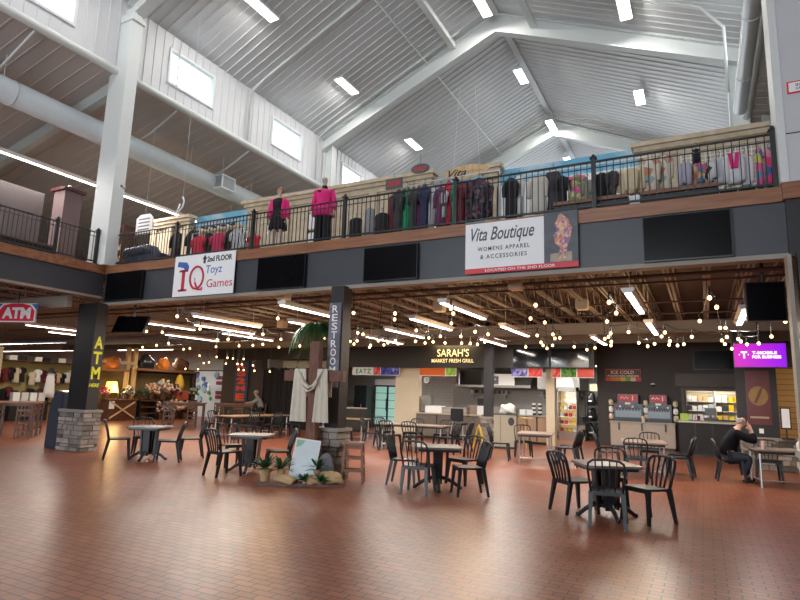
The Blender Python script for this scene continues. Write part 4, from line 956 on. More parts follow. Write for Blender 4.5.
# ================================================================== FURNITURE
def make_chair():
    c = E('dining_chair', (0, 0, 0), 'x', 'chair')
    f = RESIN
    MB().loft([[(-.20, -.20, .42), (.20, -.20, .42), (.225, .05, .425), (.215, .23, .43), (-.215, .23, .43), (-.225, .05, .425)], [(-.205, -.205, .455), (.205, -.205, .455), (.235, .05, .455), (.225, .24, .462), (-.225, .24, .462), (-.235, .05, .455)]]).build('seat', f, c, bevel=.008)
    MB().tube([(-.195, -.20, .44), (-.215, -.235, .60), (-.228, -.28, .74), (-.215, -.305, .81), (-.16, -.32, .85), (0, -.328, .862), (.16, -.32, .85), (.215, -.305, .81), (.228, -.28, .74), (.215, -.235, .60), (.195, -.20, .44)], .026, 8, r2=.015).build('back_frame', f, c, smooth=True)
    for x in (-.115, -.04, .04, .115):
        MB().tube([(x*.85, -.205, .45), (x, -.225, .56), (x*1.08, -.262, .70), (x*1.15, -.322, .85)], .017, 8, r2=.009).build('back_slat', f, c, smooth=True)
    MB().box(-.21, .21, -.215, -.20, .40, .455).build('apron', f, c); MB().box(-.215, .215, .215, .23, .40, .45).build('apron', f, c)
    for sx in (-1, 1):
        MB().beam((sx*.20, .20, .44), (sx*.235, .245, 0), .060, .055, .034, .034).build('leg', f, c)
        MB().beam((sx*.195, -.19, .44), (sx*.215, -.275, 0), .060, .055, .034, .034).build('leg', f, c)
    return c
CH = make_chair()
def chair(x, y, phi, label, group=None):
    return place(CH, (x, y, 0), R_(phi-90), label, group)
def make_resin_table():
    c = E('cafe_table', (0, 0, 0), 'x', 'table'); q = .40; r = .10
    pl = []
    for cx, cy, a0 in ((q-r, q-r, 0), (-q+r, q-r, 90), (-q+r, -q+r, 180), (q-r, -q+r, 270)):
        for k in range(5): a = R_(a0+22.5*k); pl.append((cx+r*math.cos(a), cy+r*math.sin(a)))
    MB().prism(pl, .695, .73, 'z').build('tabletop', mat('table_top_grey', (.17, .15, .14), .36, var=.2), c, bevel=.006)
    MB().prism([(x*.9, y*.9) for x, y in pl], .655, .695, 'z').build('rim', RESIN, c)
    for a in (0, 90, 180, 270):
        dx, dy = math.cos(R_(a)), math.sin(R_(a))
        MB().beam((dx*.14, dy*.14, .10), (dx*.17, dy*.17, .67), .13, .035, .15, .035, (dx, dy, 0)).build('pedestal_blade', RESIN, c)
        MB().tube([(dx*.05, dy*.05, .20), (dx*.18, dy*.18, .165), (dx*.30, dy*.30, .10), (dx*.39, dy*.39, .03), (dx*.43, dy*.43, .02)], [.035, .035, .032, .028, .03], 8).build('foot', RESIN, c, smooth=True)
    MB().tube([(0, 0, .12), (0, 0, .66)], .06, 10).build('core', RESIN, c)
    return c
RT = make_resin_table()
def rtable(x, y, rz, label): return place(RT, (x, y, 0), R_(rz), label, 'dark resin cafe tables')
def lam_table(x, y, w, d, rz, label, m=LAMT, chrome=True, h=.74):
    c = E('cafe_table', (x, y, 0), label, 'table', None, R_(rz))
    MB().box(-w/2, w/2, -d/2, d/2, h-.035, h).build('tabletop', m, c, bevel=.008)
    MB().box(-w/2+.06, w/2-.06, -d/2+.06, d/2-.06, h-.08, h-.035).build('apron', BLK, c)
    L = CHROME if chrome else BLK
    for sx in (-1, 1):
        for sy in (-1, 1): MB().tube([(sx*(w/2-.08), sy*(d/2-.08), 0), (sx*(w/2-.08), sy*(d/2-.08), h-.06)], .02, 8).build('leg', L, c)
    for sx in (-1, 1): MB().tube([(sx*(w/2-.08), -d/2+.08, .14), (sx*(w/2-.08), d/2-.08, .14)], .013, 6).build('stretcher', L, c)
    MB().tube([(-w/2+.08, -d/2+.08, .14), (w/2-.08, -d/2+.08, .14)], .013, 6).build('stretcher', L, c)
    return c
rtable(-1.30, 8.85, 28, 'dark square table among four chairs at the right front')
chair(-1.76, 8.92, 46, 'dark chair seen in profile left of the right front table')
chair(-1.20, 8.25, 97, 'dark chair with its back to the camera at the right front table')
chair(-.76, 8.84, 232, 'dark chair right of the right front table, turned toward it')
chair(-1.36, 9.75, -80, 'dark chair on the far side of the right front table')
rtable(-4.22, 9.55, 28, 'dark square table among four chairs at the front centre')
chair(-4.30, 8.92, 100, 'dark chair in front of the centre table with its back to the camera')
chair(-4.92, 9.62, 15, 'dark chair at the left side of the centre table')
chair(-4.05, 10.4, -110, 'grey lit chair behind the centre table')
chair(-3.54, 9.30, 216, 'dark chair seen in profile right of the centre table')
rtable(-8.10, 9.08, 28, 'dark square table left of the cross with two chairs in front')
chair(-8.10, 8.34, 78, 'dark chair at the left front of the table beside the cross')
chair(-8.95, 9.45, -25, 'dark chair half hidden behind the table beside the cross')
chair(-7.46, 9.15, 224, 'dark chair between the table and the potted plants')
rtable(-11.10, 9.08, 28, 'dark square table nearest the ATM column')
chair(-11.66, 8.72, 55, 'dark chair in profile nearest the stone base of the ATM column')
chair(-11.85, 9.55, -30, 'dark chair behind the table nearest the ATM column')
chair(-10.52, 9.12, 222, 'dark chair right of the table nearest the ATM column')
chair(-10.72, 9.95, 232, 'greyer chair at the far right of the table nearest the ATM column')
lam_table(-3.92, 15.1, .88, 1.25, 10, 'brown laminate table with chrome legs in front of the beige bin')
chair(-4.80, 14.85, 12, 'dark chair in profile left of the chrome legged brown table')
chair(-4.55, 16.15, -70, 'dark chair behind the chrome legged brown table')
chair(-3.10, 15.45, 178, 'dark chair right of the chrome legged brown table, farther one')
chair(-3.08, 14.75, 184, 'dark chair right of the chrome legged brown table, nearer one')
lam_table(-1.28, 14.4, .92, 1.3, 8, 'tan laminate table in front of the soda counter', LAM)
chair(-1.33, 13.40, 92, 'dark chair in front of the tan table near the soda counter')
chair(-2.05, 14.5, 5, 'dark chair left of the tan table near the soda counter')
chair(-1.25, 15.65, -85, 'dark chair behind the tan table near the soda counter')
chair(-.58, 14.2, 178, 'dark chair right of the tan table near the soda counter, nearer one')
chair(-.55, 14.95, 186, 'dark chair right of the tan table near the soda counter, farther one')
lam_table(-7.75, 15.8, 2.0, .85, 5, 'long tan laminate table in front of the grill register', LAM)
for (x, y, p, lb) in ((-8.15, 15.0, 88, 'in front of the long tan table, left one'), (-7.45, 15.05, 92, 'in front of the long tan table, right one'), (-9.0, 15.35, 20, 'left of the long tan table, nearer one'), (-9.1, 16.35, -20, 'left of the long tan table, farther one'), (-8.2, 16.6, -90, 'behind the long tan table, left one'), (-7.2, 16.65, -90, 'behind the long tan table, right one'), (-6.5, 15.45, 175, 'right of the long tan table, nearer one'), (-6.45, 16.3, 185, 'right of the long tan table, farther one')):
    chair(x, y, p, 'dark chair ' + lb)
lam_table(-14.1, 15.8, .85, 3.0, 0, 'long tan table left of the cross in front of the black curtain', mat('wood_laminate', (.38, .24, .13), .3, var=.15))
for (x, y, p, lb) in ((-13.35, 14.7, 178, 'right of the long table before the curtain, nearest'), (-13.3, 15.8, 182, 'right of the long table before the curtain, middle'), (-13.3, 16.9, 176, 'right of the long table before the curtain, farthest'), (-14.85, 14.9, 2, 'left of the long table before the curtain, nearest'), (-14.9, 15.9, -3, 'left of the long table before the curtain, middle'), (-14.88, 16.8, 4, 'left of the long table before the curtain, farthest')):
    chair(x, y, p, 'dark chair ' + lb)
lam_table(-11.2, 17.3, 1.6, .8, 10, 'tan table partly hidden by the hanging white cloth', MATS['wood_laminate'])
for (x, y, p, lb) in ((-11.6, 16.6, 90, 'before the table behind the white cloth, left one'), (-10.9, 16.65, 85, 'before the table behind the white cloth, right one'), (-12.3, 17.3, 0, 'left of the table behind the white cloth')):
    chair(x, y, p, 'dark chair ' + lb)
# ------------------------------------------------------------------ wooden high tables, tall chairs and stools
def make_stool():
    c = E('bar_stool', (0, 0, 0), 'x', 'stool')
    MB().box(-.20, .20, -.17, .17, .68, .72).build('seat', mat('stool_seat_brown', (.30, .15, .09), .3, var=.15), c, bevel=.012)
    for sx in (-1, 1):
        for sy in (-1, 1): MB().beam((sx*.15, sy*.12, .69), (sx*.19, sy*.16, 0), .04, .04, .036, .036).build('leg', WOODM, c)
    for z, k in ((.20, .178), (.42, .166)):
        for sy in (-1, 1): MB().box(-k, k, sy*(k-.03)-.012, sy*(k-.03)+.012, z, z+.04).build('stretcher', WOODM, c)
        for sx in (-1, 1): MB().box(sx*k-.012, sx*k+.012, -k+.03, k-.03, z+.06, z+.10).build('stretcher', WOODM, c)
    MB().box(-.15, .15, -.125, -.105, .60, .68).build('apron', WOODM, c); MB().box(-.15, .15, .105, .125, .60, .68).build('apron', WOODM, c)
    return c
BS = make_stool()
place(BS, (-5.75, 9.2, 0), R_(25), 'backless wooden stool right of the stone base behind the cross')
def make_tall_chair():
    c = E('tall_chair', (0, 0, 0), 'x', 'chair')
    MB().box(-.20, .20, -.18, .20, .64, .68).build('seat', WOODD, c)
    for sx in (-1, 1):
        MB().box(sx*.18-.02, sx*.18+.02, .16, .20, 0, .66).build('leg', WOODD, c)
        MB().beam((sx*.18, -.17, 0), (sx*.18, -.22, 1.04), .04, .035).build('leg', WOODD, c)
        MB().box(sx*.18-.012, sx*.18+.012, -.16, .16, .25, .28).build('stretcher', WOODD, c)
    for y in (-.17, .18): (MB().box(-.17, .17, y-.012, y+.012, .2, .235).build('stretcher', WOODD, c), MB().box(-.17, .17, y-.012, y+.012, .42, .45).build('stretcher', WOODD, c))
    for z in (.78, .97): MB().box(-.17, .17, -.225, -.20, z, z+.07).build('back_rail', WOODD, c)
    for x in (-.09, 0, .09): MB().box(x-.015, x+.015, -.22, -.20, .68, .99).build('back_slat', WOODD, c)
    return c
TC = make_tall_chair()
def tchair(x, y, phi, label): return place(TC, (x, y, 0), R_(phi-90), label, 'tall dark wooden chairs')
def high_table(x, y, w, d, rz, label, h=1.0):
    c = E('high_table', (x, y, 0), label, 'table', 'wooden high tables', R_(rz))
    MB().box(-w/2, w/2, -d/2, d/2, h-.05, h).build('tabletop', WOODM, c)
    for sx in (-1, 1):
        for sy in (-1, 1): MB().box(sx*(w/2-.08)-.035, sx*(w/2-.08)+.035, sy*(d/2-.08)-.035, sy*(d/2-.08)+.035, 0, h-.05).build('leg', WOODD, c)
        MB().box(sx*(w/2-.08)-.02, sx*(w/2-.08)+.02, -d/2+.1, d/2-.1, .22, .28).build('stretcher', WOODD, c)
    MB().box(-w/2+.06, w/2-.06, -d/2+.05, d/2-.05, h-.13, h-.05).build('apron', WOODD, c)
    return c
high_table(-19.7, 17.9, 1.5, .75, 42, 'dark wooden high table in front of the flower display')
high_table(-18.15, 19.1, 1.6, .75, 42, 'dark wooden high table where the grey shirted person sits')
for (x, y, p, lb) in ((-19.75, 17.0, 130, 'before the high table by the flowers, left one'), (-19.05, 17.6, 135, 'before the high table by the flowers, right one'), (-18.2, 18.25, 132, 'before the high table of the seated person, left one'), (-17.6, 18.75, 135, 'before the high table of the seated person, right one'), (-20.3, 18.7, -45, 'behind the high table by the flowers')):
    tchair(x, y, p, 'tall dark wooden chair ' + lb)
high_table(-18.4, 10.25, 1.1, .75, 48, 'wooden high table at the left picture edge', 1.05)
for (x, y, p, lb) in ((-17.75, 10.1, 140, 'right of the high table at the left edge'), (-18.3, 9.5, 135, 'before the high table at the left edge'), (-18.9, 11.0, -50, 'behind the high table at the left edge')):
    tchair(x, y, p, 'tall dark wooden chair ' + lb)
# right: table by the seated man, chairs at right edge
lam_table(1.35, 14.3, 1.15, .9, 10, 'grey topped table with chrome legs in front of the seated man', mat('grey_brown_top', (.22, .17, .14), .4, var=.15))
chair(.42, 14.55, 5, 'dark chair the man in the black jacket sits on')
chair(1.15, 15.1, -90, 'dark chair behind the table of the seated man')
chair(2.0, 13.6, 120, 'dark chair cut by the right picture edge')
o = MB().lathe([(.035, 0), (.045, .15), (.046, .155)], (0, 0, 0), 14).build('paper_cup', mat('cup_pink_white', (.62, .40, .36), .6, var=.3, scale=30), None, (1.02, 14.15, .742)); tag(o, 'pinkish paper cup on the table in front of the seated man', 'cup')
c = E('handbag', (1.75, 14.1, .742), 'white and black bag at the right edge on the grey table', 'handbag')
MB().loft([[(-.16*f, -.08, z), (.16*f, -.08, z), (.16*f, .08, z), (-.16*f, .08, z)] for f, z in ((1, 0), (1.05, .12), (.8, .2))]).build('bag_body', WHT, c, bevel=.01); MB().tube([(-.08, 0, .18), (0, 0, .32), (.08, 0, .18)], .01, 6).build('handle', BLC, c)
# ================================================================== THE CROSS AND ITS DISPLAY
CX, CY = -6.42, 8.80
c = E('wooden_cross', (CX, CY, 0), 'tall brown wooden cross draped with a white cloth before the middle column', 'cross', None, R_(8))
MB().box(-.10, .10, -.08, .08, .02, 2.54).build('upright_beam', WOODC, c, bevel=.008)
MB().box(-.62, -.10, -.08, .08, 1.80, 2.00).box(.10, .60, -.08, .08, 1.80, 2.00).build('crossbeam', WOODC, c, bevel=.008)
# drape: one strip of cloth, over the left arm, swag in front, over the right arm
def drape():
    mb = MB(); c2 = E('drape', (CX, CY, 0), 'off-white cloth hung over both arms of the cross', 'cloth', None, R_(8))
    def panel(xa, xb, top, bot, spread, nm):
        rings = []
        for k in range(12):
            t = k/11; z = top+(bot-top)*t; ring = []
            for sgn in (1, -1):
                for j in range(14):
                    u = j/13 if sgn > 0 else 1-j/13
                    xx = xa+(xb-xa)*u+(u-.5)*spread*t; yy = -.125-.015*math.sin(u*16)*(.4+t)+(-.006*sgn)
                    ring.append((xx, yy, z))
            rings.append(ring)
        mb_ = MB().loft(rings); mb_.box(xa+.01, xb-.01, -.13, .12, top-.005, top+.012); mb_.box(xa+.01, xb-.01, .10, .115, top-.5, top)
        mb_.build(nm, DRAPE, c2, smooth=False)
    panel(-.37, -.13, 2.015, 1.06, .10, 'left_fall'); panel(.11, .31, 2.015, 1.06, .12, 'right_fall')
    P0 = [(-.30, -.12, 2.01), (-.22, -.15, 1.90), (-.13, -.17, 1.76), (-.02, -.18, 1.68), (.07, -.17, 1.73), (.15, -.15, 1.86), (.22, -.12, 2.01)]
    MB().tube(P0, [.05, .06, .065, .065, .06, .055, .05], 12, r2=.025).tube([(x*1.0, y-.03, z-.07) for x, y, z in P0[1:6]], .045, 10, r2=.02).build('swag', DRAPE, c2, smooth=True)
drape()
# base of the display: wooden tray with burlap, rocks and plants
c = E('display_tray', (-6.35, 8.55, 0), 'low wooden tray at the foot of the cross', 'tray', None, R_(28))
MB().box(-.78, .72, -.38, .05, 0, .05).build('tray_board', WOODD, c)
BUR = mat('burlap', (.50, .34, .18), .95, var=.25, scale=30, bump=.5)
def blob(name, x, y, z, rx, ry, rz_, m, label, cat, seed=0, amp=.2, group=None):
    rnd = random.Random(seed); mb = MB(); bmesh.ops.create_icosphere(mb.bm, subdivisions=3, radius=1)
    ph = [rnd.uniform(0, 6) for _ in range(6)]
    for v in mb.bm.verts:
        p = v.co; k = 1+amp*(math.sin(3*p.x+ph[0])*math.sin(3.3*p.y+ph[1])+.5*math.sin(6*p.z+ph[2]+4*p.x))
        v.co = Vector((p.x*rx*k, p.y*ry*k, max(-.5, p.z)*rz_*k+rz_*.5))
    o = mb.build(name, m, None, (x, y, z), smooth=True); return tag(o, label, cat, group)
q = lambda dx, dy: (-6.35+dx*math.cos(R_(28))-dy*math.sin(R_(28)), 8.55+dx*math.sin(R_(28))+dy*math.cos(R_(28)))
for i, (dx, dy, rx, ry, rz_, lb) in enumerate(((-.28, -.30, .26, .12, .075, 'crumpled burlap at the left under the poster'), (.18, -.32, .15, .10, .09, 'small crumpled burlap in the middle of the tray'), (.48, -.20, .22, .12, .13, 'large crumpled burlap at the right of the tray'))):
    x, y = q(dx, dy); blob('burlap_cloth', x, y, .05, rx, ry, rz_, BUR, lb, 'cloth', i, .22, 'burlap on the tray')
x, y = q(.36, .02); blob('rock', x, y, .05, .17, .12, .32, mat('grey_rock', (.16, .16, .17), .85, var=.3, bump=.5), 'grey pointed rock behind the burlap', 'rock', 5, .1)
def plant(x, y, z, label, pot_r=.09, pot_h=.16, n=26, L=.24, m=GRN, pot=True, pm=None, droop=.3, seed=0):
    rnd = random.Random(seed); c = E('potted_plant', (x, y, z), label, 'plant')
    if pot: MB().lathe([(pot_r*.75, 0), (pot_r, pot_h), (pot_r*1.05, pot_h+.01), (pot_r*.85, pot_h+.005), (.01, pot_h-.02)], (0, 0, 0), 16).build('pot', pm or BUR, c)
    mb = MB()
    for i in range(n):
        a = rnd.uniform(0, 6.28); e = rnd.uniform(.25, 1.2); l = L*rnd.uniform(.7, 1.2); d = Vector((math.cos(a)*math.cos(e), math.sin(a)*math.cos(e), math.sin(e)))
        base = Vector((0, 0, pot_h if pot else .02)); s_ = Vector((-math.sin(a), math.cos(a), 0)); prev = None
        for k in range(5):
            t = k/4; p = base+d*l*t-Vector((0, 0, droop*l*t*t)); wd = .024*math.sin(math.pi*(.1+.85*t))+.002
            cur = [mb.bm.verts.new(p-s_*wd), mb.bm.verts.new(p+Vector((0, 0, .004))), mb.bm.verts.new(p+s_*wd)]
            if prev: mb.bm.faces.new((prev[0], prev[1], cur[1], cur[0])); mb.bm.faces.new((prev[1], prev[2], cur[2], cur[1]))
            prev = cur
    o = mb.build('foliage', m, c); return c
for i, (dx, dy, lb, pr) in enumerate(((-.66, -.20, 'leafy plant in a burlap pot at the far left of the tray', .10), (-.40, -.12, 'spiky plant left of the framed poster', .08), (.22, -.05, 'green plant in a tan pot right of the framed poster', .09), (.05, -.34, 'low dark green plant in front of the poster', .04), (.32, -.36, 'low green sprig between the burlap pieces', .04))):
    x, y = q(dx, dy); plant(x, y, .05, lb, pr, .2 if pr > .05 else .04, 44, .34 if pr > .05 else .2, seed=i, pm=BUR if i != 2 else mat('tan_pot', (.35, .2, .12), .7))
# framed poster leaning back
c = E('framed_poster', (-6.34, 8.42, .06), 'white framed pale blue poster leaning on the foot of the cross', 'poster', None, R_(22)); c.rotation_euler = (R_(-12), R_(6), R_(22))
MB().box(-.23, .23, -.012, .012, 0, .72).build('frame', WHT, c)
pst = mat('poster_pale_blue', (.55, .62, .66), .35, var=.18, scale=3)
MB().box(-.205, .205, -.016, -.012, .025, .695).build('print', pst, c)
MB().prism([(-.2, .69), (-.2, .55), (-.1, .6), (-.05, .69)], -.019, -.016).build('green_corner', mat('print_green', (.3, .5, .35), .6, var=.3), c)
# tall palm
c = E('palm_tree', (-7.15, 9.75, 0), 'artificial palm with hanging green fronds behind the cross', 'plant')
MB().tube([(0, 0, .2), (.02, 0, 1.2), (-.02, 0, 2.3), (0, 0, 3.0)], [.06, .055, .05, .045], 10).build('trunk', mat('palm_trunk', (.20, .14, .09), .9, var=.3, bump=.6, scale=20), c, smooth=True)
MB().lathe([(.16, 0), (.20, .22), (.18, .24)], (0, 0, 0), 16).build('pot', WOODD, c)
rnd = random.Random(4)
for k in range(22):
    a = 2*math.pi*k/22+rnd.uniform(-.2, .2); e = R_(rnd.uniform(10, 50)); L = rnd.uniform(.6, .9); mb = MB(); pts = []
    for j in range(9):
        t = j/8; rr = L*t*math.cos(e)*(1-.25*t); zz = 2.98+L*(math.sin(e)*t-1.25*t*t); pts.append(Vector((math.cos(a)*rr, math.sin(a)*rr, zz)))
    mb.tube(pts, .008, 4); sd = Vector((-math.sin(a), math.cos(a), 0))
    for j in range(1, 32):
        t = j/32; i = min(7, int(t*8)); p = pts[i].lerp(pts[i+1], t*8-i); l = .24*math.sin(math.pi*(.15+.8*t))
        for s_ in (-1, 1):
            d = sd*s_*.75+Vector((math.cos(a)*.35, math.sin(a)*.35, -.55)); ed = Vector((math.cos(a), math.sin(a), -.3))*.015
            v = [mb.bm.verts.new(p-ed), mb.bm.verts.new(p+ed), mb.bm.verts.new(p+d*l)]; mb.bm.faces.new(v)
    mb.build('frond', GRN, c)
# ------------------------------------------------------------------ bins and wet floor signs
c = E('trash_bin', (-5.80, 18.55, 0), 'beige square waste bin with tray top beside the inner column', 'bin', None, R_(12))
MB().box(-.36, .36, -.30, .30, .06, 1.06).build('body', BEIGE, c, bevel=.01); MB().box(-.34, .34, -.28, .28, 0, .06).build('plinth', BLK, c)
MB().box(-.38, .38, -.32, .32, 1.06, 1.10).build('top', BLKP, c); MB().prism([(.20+.10*math.cos(t), .86+.13*math.sin(t)) for t in [2*math.pi*i/20 for i in range(20)]], -.306, -.30).build('waste_opening', BLK, c)
for s_ in (-.14,): MB().box(s_-.006, s_+.006, -.304, -.30, .1, 1.0).build('door_gap', BLK, c)
blob('plastic_bag', -5.72, 18.55, 1.10, .24, .2, .22, mat('bag_white', (.6, .58, .55), .5), 'crumpled white bag on top of the beige bin', 'bag', 8, .2)
def wet(x, y, label, rz):
    c = E('wet_floor_sign', (x, y, 0), label, 'floor sign', 'yellow wet floor signs', rz)
    for s_ in (-1, 1):
        m_ = MB(); m_._add([(-.15, s_*.17, 0), (.15, s_*.17, 0), (.10, s_*.02, .66), (-.10, s_*.02, .66), (-.15, s_*.185, 0), (.15, s_*.185, 0), (.10, s_*.035, .66), (-.10, s_*.035, .66)], [(0, 1, 2, 3), (4, 7, 6, 5), (0, 4, 5, 1), (2, 6, 7, 3), (1, 5, 6, 2), (0, 3, 7, 4)])
        m_.build('panel', YEL, c)
    MB().tube([(-.06, 0, .64), (-.05, 0, .72), (.05, 0, .72), (.06, 0, .64)], .012, 6).build('handle', YEL, c)
wet(-6.52, 18.0, 'yellow wet floor sign seen edge-on before the inner column', R_(98)); wet(-5.25, 25.9, 'yellow wet floor sign in the passage to the black racks', R_(0))
# ================================================================== PEOPLE
def hand(ch, s, base, tag_, d, sideways, curl):
    """five unequal fingers from a palm at base pointing along d, curling along curl"""
    b = Vector(base); d = Vector(d).normalized(); sw = Vector(sideways).normalized(); cu = Vector(curl)
    for f, ln in enumerate((.072, .080, .075, .058)):
        r0 = b+sw*(.027-.018*f)+d*.03; p1 = r0+d*ln*.5+cu*.006; p2 = p1+d*ln*.28+cu*.022; p3 = p2+d*ln*.12+cu*.022
        ch.append([(tag_, tuple(b), .032)]+[('%s%d%d' % (tag_, f, i), tuple(p), r) for i, (p, r) in enumerate(((r0, .012), (p1, .010), (p2, .009), (p3, .008)))])
    t0 = b+sw*.035-d*.015; ch.append([(tag_, tuple(b), .032), (tag_+'t0', tuple(t0), .014), (tag_+'t1', tuple(t0+sw*.025+d*.03+cu*.01), .011), (tag_+'t2', tuple(t0+sw*.025+d*.055+cu*.02), .009)])
def face(c, hc, f, upv, sc_=1, hair=None, hm=None):
    """nose, eyes, mouth, ears on a head centred at hc looking along f"""
    hc = Vector(hc); f = Vector(f).normalized(); u = Vector(upv); u = (u-f*u.dot(f)).normalized(); s = f.cross(u)
    def pt(a, b, d): return tuple(hc+s*a+u*b+f*d)
    MB().tube([pt(0, .02, .088), pt(0, -.01, .105), pt(0, -.022, .112), pt(0, -.03, .095)], [.009, .012, .014, .010], 8).build('nose', SKIN, c, smooth=True)
    for q_ in (-1, 1):
        MB().ball(pt(q_*.032, .012, .082), .012, 8).build('eye', mat('eye_dark', (.05, .04, .035), .2), c)
        MB().tube([pt(q_*.085, .03, 0), pt(q_*.098, .01, -.01), pt(q_*.085, -.025, 0)], [.012, .016, .010], 8).build('ear', SKIN, c, smooth=True)
    MB().tube([pt(-.022, -.05, .086), pt(0, -.052, .09), pt(.022, -.05, .086)], .005, 6).build('mouth', mat('lips', (.35, .14, .12), .6), c)
# man seated at the right, elbows on the table, hands clasped at his mouth; local +x is the way he faces
c = E('person', (.45, 14.55, 0), 'person in a black jacket seated at the right table, hands raised to the face', 'person', None, R_(8))
B0 = [('pel', (-.08, 0, .53), .14), ('wai', (-.06, 0, .72), .135), ('che', (.06, 0, .95), .155), ('nkb', (.15, 0, 1.10), .085), ('nk', (.19, 0, 1.16), .058), ('jaw', (.245, 0, 1.20), .062), ('hed', (.24, 0, 1.275), .088), ('crn', (.215, 0, 1.34), .068)]
ch = [B0]
for s in (-1, 1):
    ch.append([('che', (.06, 0, .95), .155), ('sh%d' % s, (.09, s*.19, 1.04), .07), ('el%d' % s, (.43, s*.17, .84), .05), ('wr%d' % s, (.40, s*.06, 1.06), .032), ('ha%d' % s, (.375, s*.035, 1.13), .034)])
    hand(ch, s, (.375, s*.035, 1.13), 'ha%d' % s, (-.25, -s*.25, .9), (-1, 0, -.25), (-.15, -s*.9, 0))
    ch.append([('pel', (-.08, 0, .53), .14), ('hp%d' % s, (0, s*.10, .52), .098), ('kn%d' % s, (.33, s*.12, .51), .068), ('an%d' % s, (.22+.05*s, s*.12, .10), .042), ('hl%d' % s, (.24+.05*s, s*.12, .05), .042), ('to%d' % s, (.37+.05*s, s*.13, .04), .036)])
skin('body', ch, SKIN, c)
JK = mat('black_jacket', (.008, .008, .011), .85, var=.2, bump=.15, spec=.15)
jc = [[('pel', (-.09, 0, .50), .175), ('wai', (-.06, 0, .72), .175), ('che', (.055, 0, .94), .19), ('nkb', (.14, 0, 1.07), .11)]]
for s in (-1, 1): jc.append([('che', (.055, 0, .94), .19), ('sh', (.09, s*.20, 1.02), .10) if False else ('sh%d' % s, (.09, s*.20, 1.02), .10), ('el%d' % s, (.43, s*.175, .845), .078), ('wr%d' % s, (.405, s*.075, 1.03), .058)])
skin('jacket', jc, JK, c)
TR = mat('dark_jeans', (.02, .024, .04), .8, var=.2)
tcn = []
for s in (-1, 1): tcn.append([('pel', (-.08, 0, .52), .15), ('hp%d' % s, (0, s*.10, .515), .12), ('kn%d' % s, (.33, s*.12, .51), .09), ('an%d' % s, (.225+.05*s, s*.12, .12), .065)])
skin('trousers', tcn, TR, c)
for s in (-1, 1): skin('shoe', [[('a', (.20+.05*s, s*.12, .055), .056), ('b', (.29+.05*s, s*.125, .045), .05), ('c', (.40+.05*s, s*.13, .038), .04)]], BLC, c)
face(c, (.24, 0, 1.275), (1, 0, -.12), (0, 0, 1))
MB().loft([[(.215+.092*k*math.cos(t)-.03*(1-k), .089*k*math.sin(t), 1.275+z) for t in [R_(75+i*15) for i in range(15)]]+[(.215+.083*k*math.cos(t)-.03*(1-k), .08*k*math.sin(t), 1.275+z) for t in [R_(285-i*15) for i in range(15)]] for k, z in ((.88, -.05), (1.02, -.01), (1.02, .03), (.95, .055))]).build('hair', mat('grey_hair', (.35, .32, .30), .9, var=.2), c, smooth=True)
# person in grey at the far high table, seen from behind, elbows on the table
c = E('person', (-17.38, 19.85, 0), 'person in a grey shirt sitting at the far high table beside the dark wall', 'person', None, R_(222))
B0 = [('pel', (-.06, 0, .78), .14), ('wai', (-.03, 0, .96), .135), ('che', (.08, 0, 1.18), .155), ('nkb', (.15, 0, 1.32), .08), ('nk', (.19, 0, 1.38), .055), ('jaw', (.23, 0, 1.43), .06), ('hed', (.22, 0, 1.50), .088), ('crn', (.20, 0, 1.565), .066)]
ch = [B0]
for s in (-1, 1):
    ch.append([('che', (.08, 0, 1.18), .155), ('sh%d' % s, (.10, s*.19, 1.26), .07), ('el%d' % s, (.30, s*.21, 1.06), .05), ('wr%d' % s, (.50, s*.10, 1.05), .032), ('ha%d' % s, (.57, s*.07, 1.05), .034)])
    hand(ch, s, (.57, s*.07, 1.05), 'ha%d' % s, (.9, -s*.3, 0), (0, -s, .2), (0, 0, -.5))
    ch.append([('pel', (-.06, 0, .78), .14), ('hp%d' % s, (.02, s*.10, .76), .098), ('kn%d' % s, (.40, s*.13, .70), .068), ('an%d' % s, (.30, s*.12, .32), .042), ('to%d' % s, (.42, s*.13, .27), .038)])
skin('body', ch, SKIN, c)
GS = mat('grey_shirt', (.25, .25, .26), .85, var=.1)
jc = [[('pel', (-.06, 0, .80), .165), ('wai', (-.03, 0, .96), .165), ('che', (.075, 0, 1.17), .18), ('nkb', (.14, 0, 1.29), .10)]]
for s in (-1, 1): jc.append([('che', (.075, 0, 1.17), .18), ('sh%d' % s, (.10, s*.20, 1.25), .095), ('el%d' % s, (.30, s*.215, 1.07), .07), ('wr%d' % s, (.45, s*.13, 1.055), .055)])
skin('shirt', jc, GS, c)
tcn = []
for s in (-1, 1): tcn.append([('pel', (-.06, 0, .77), .155), ('hp%d' % s, (.02, s*.10, .755), .12), ('kn%d' % s, (.40, s*.13, .70), .09), ('an%d' % s, (.305, s*.12, .34), .065)])
skin('trousers', tcn, BLC, c); face(c, (.22, 0, 1.50), (1, 0, 0), (0, 0, 1))
MB().lathe([(.06, .0), (.095, .03), (.1, .09), (.085, .13), (.02, .16)], (.2, 0, 1.46), 16).build('hair', MATS['grey_hair'], c, smooth=True)
tchair(-17.36, 19.87, 222, 'tall dark wooden chair under the grey shirted person')
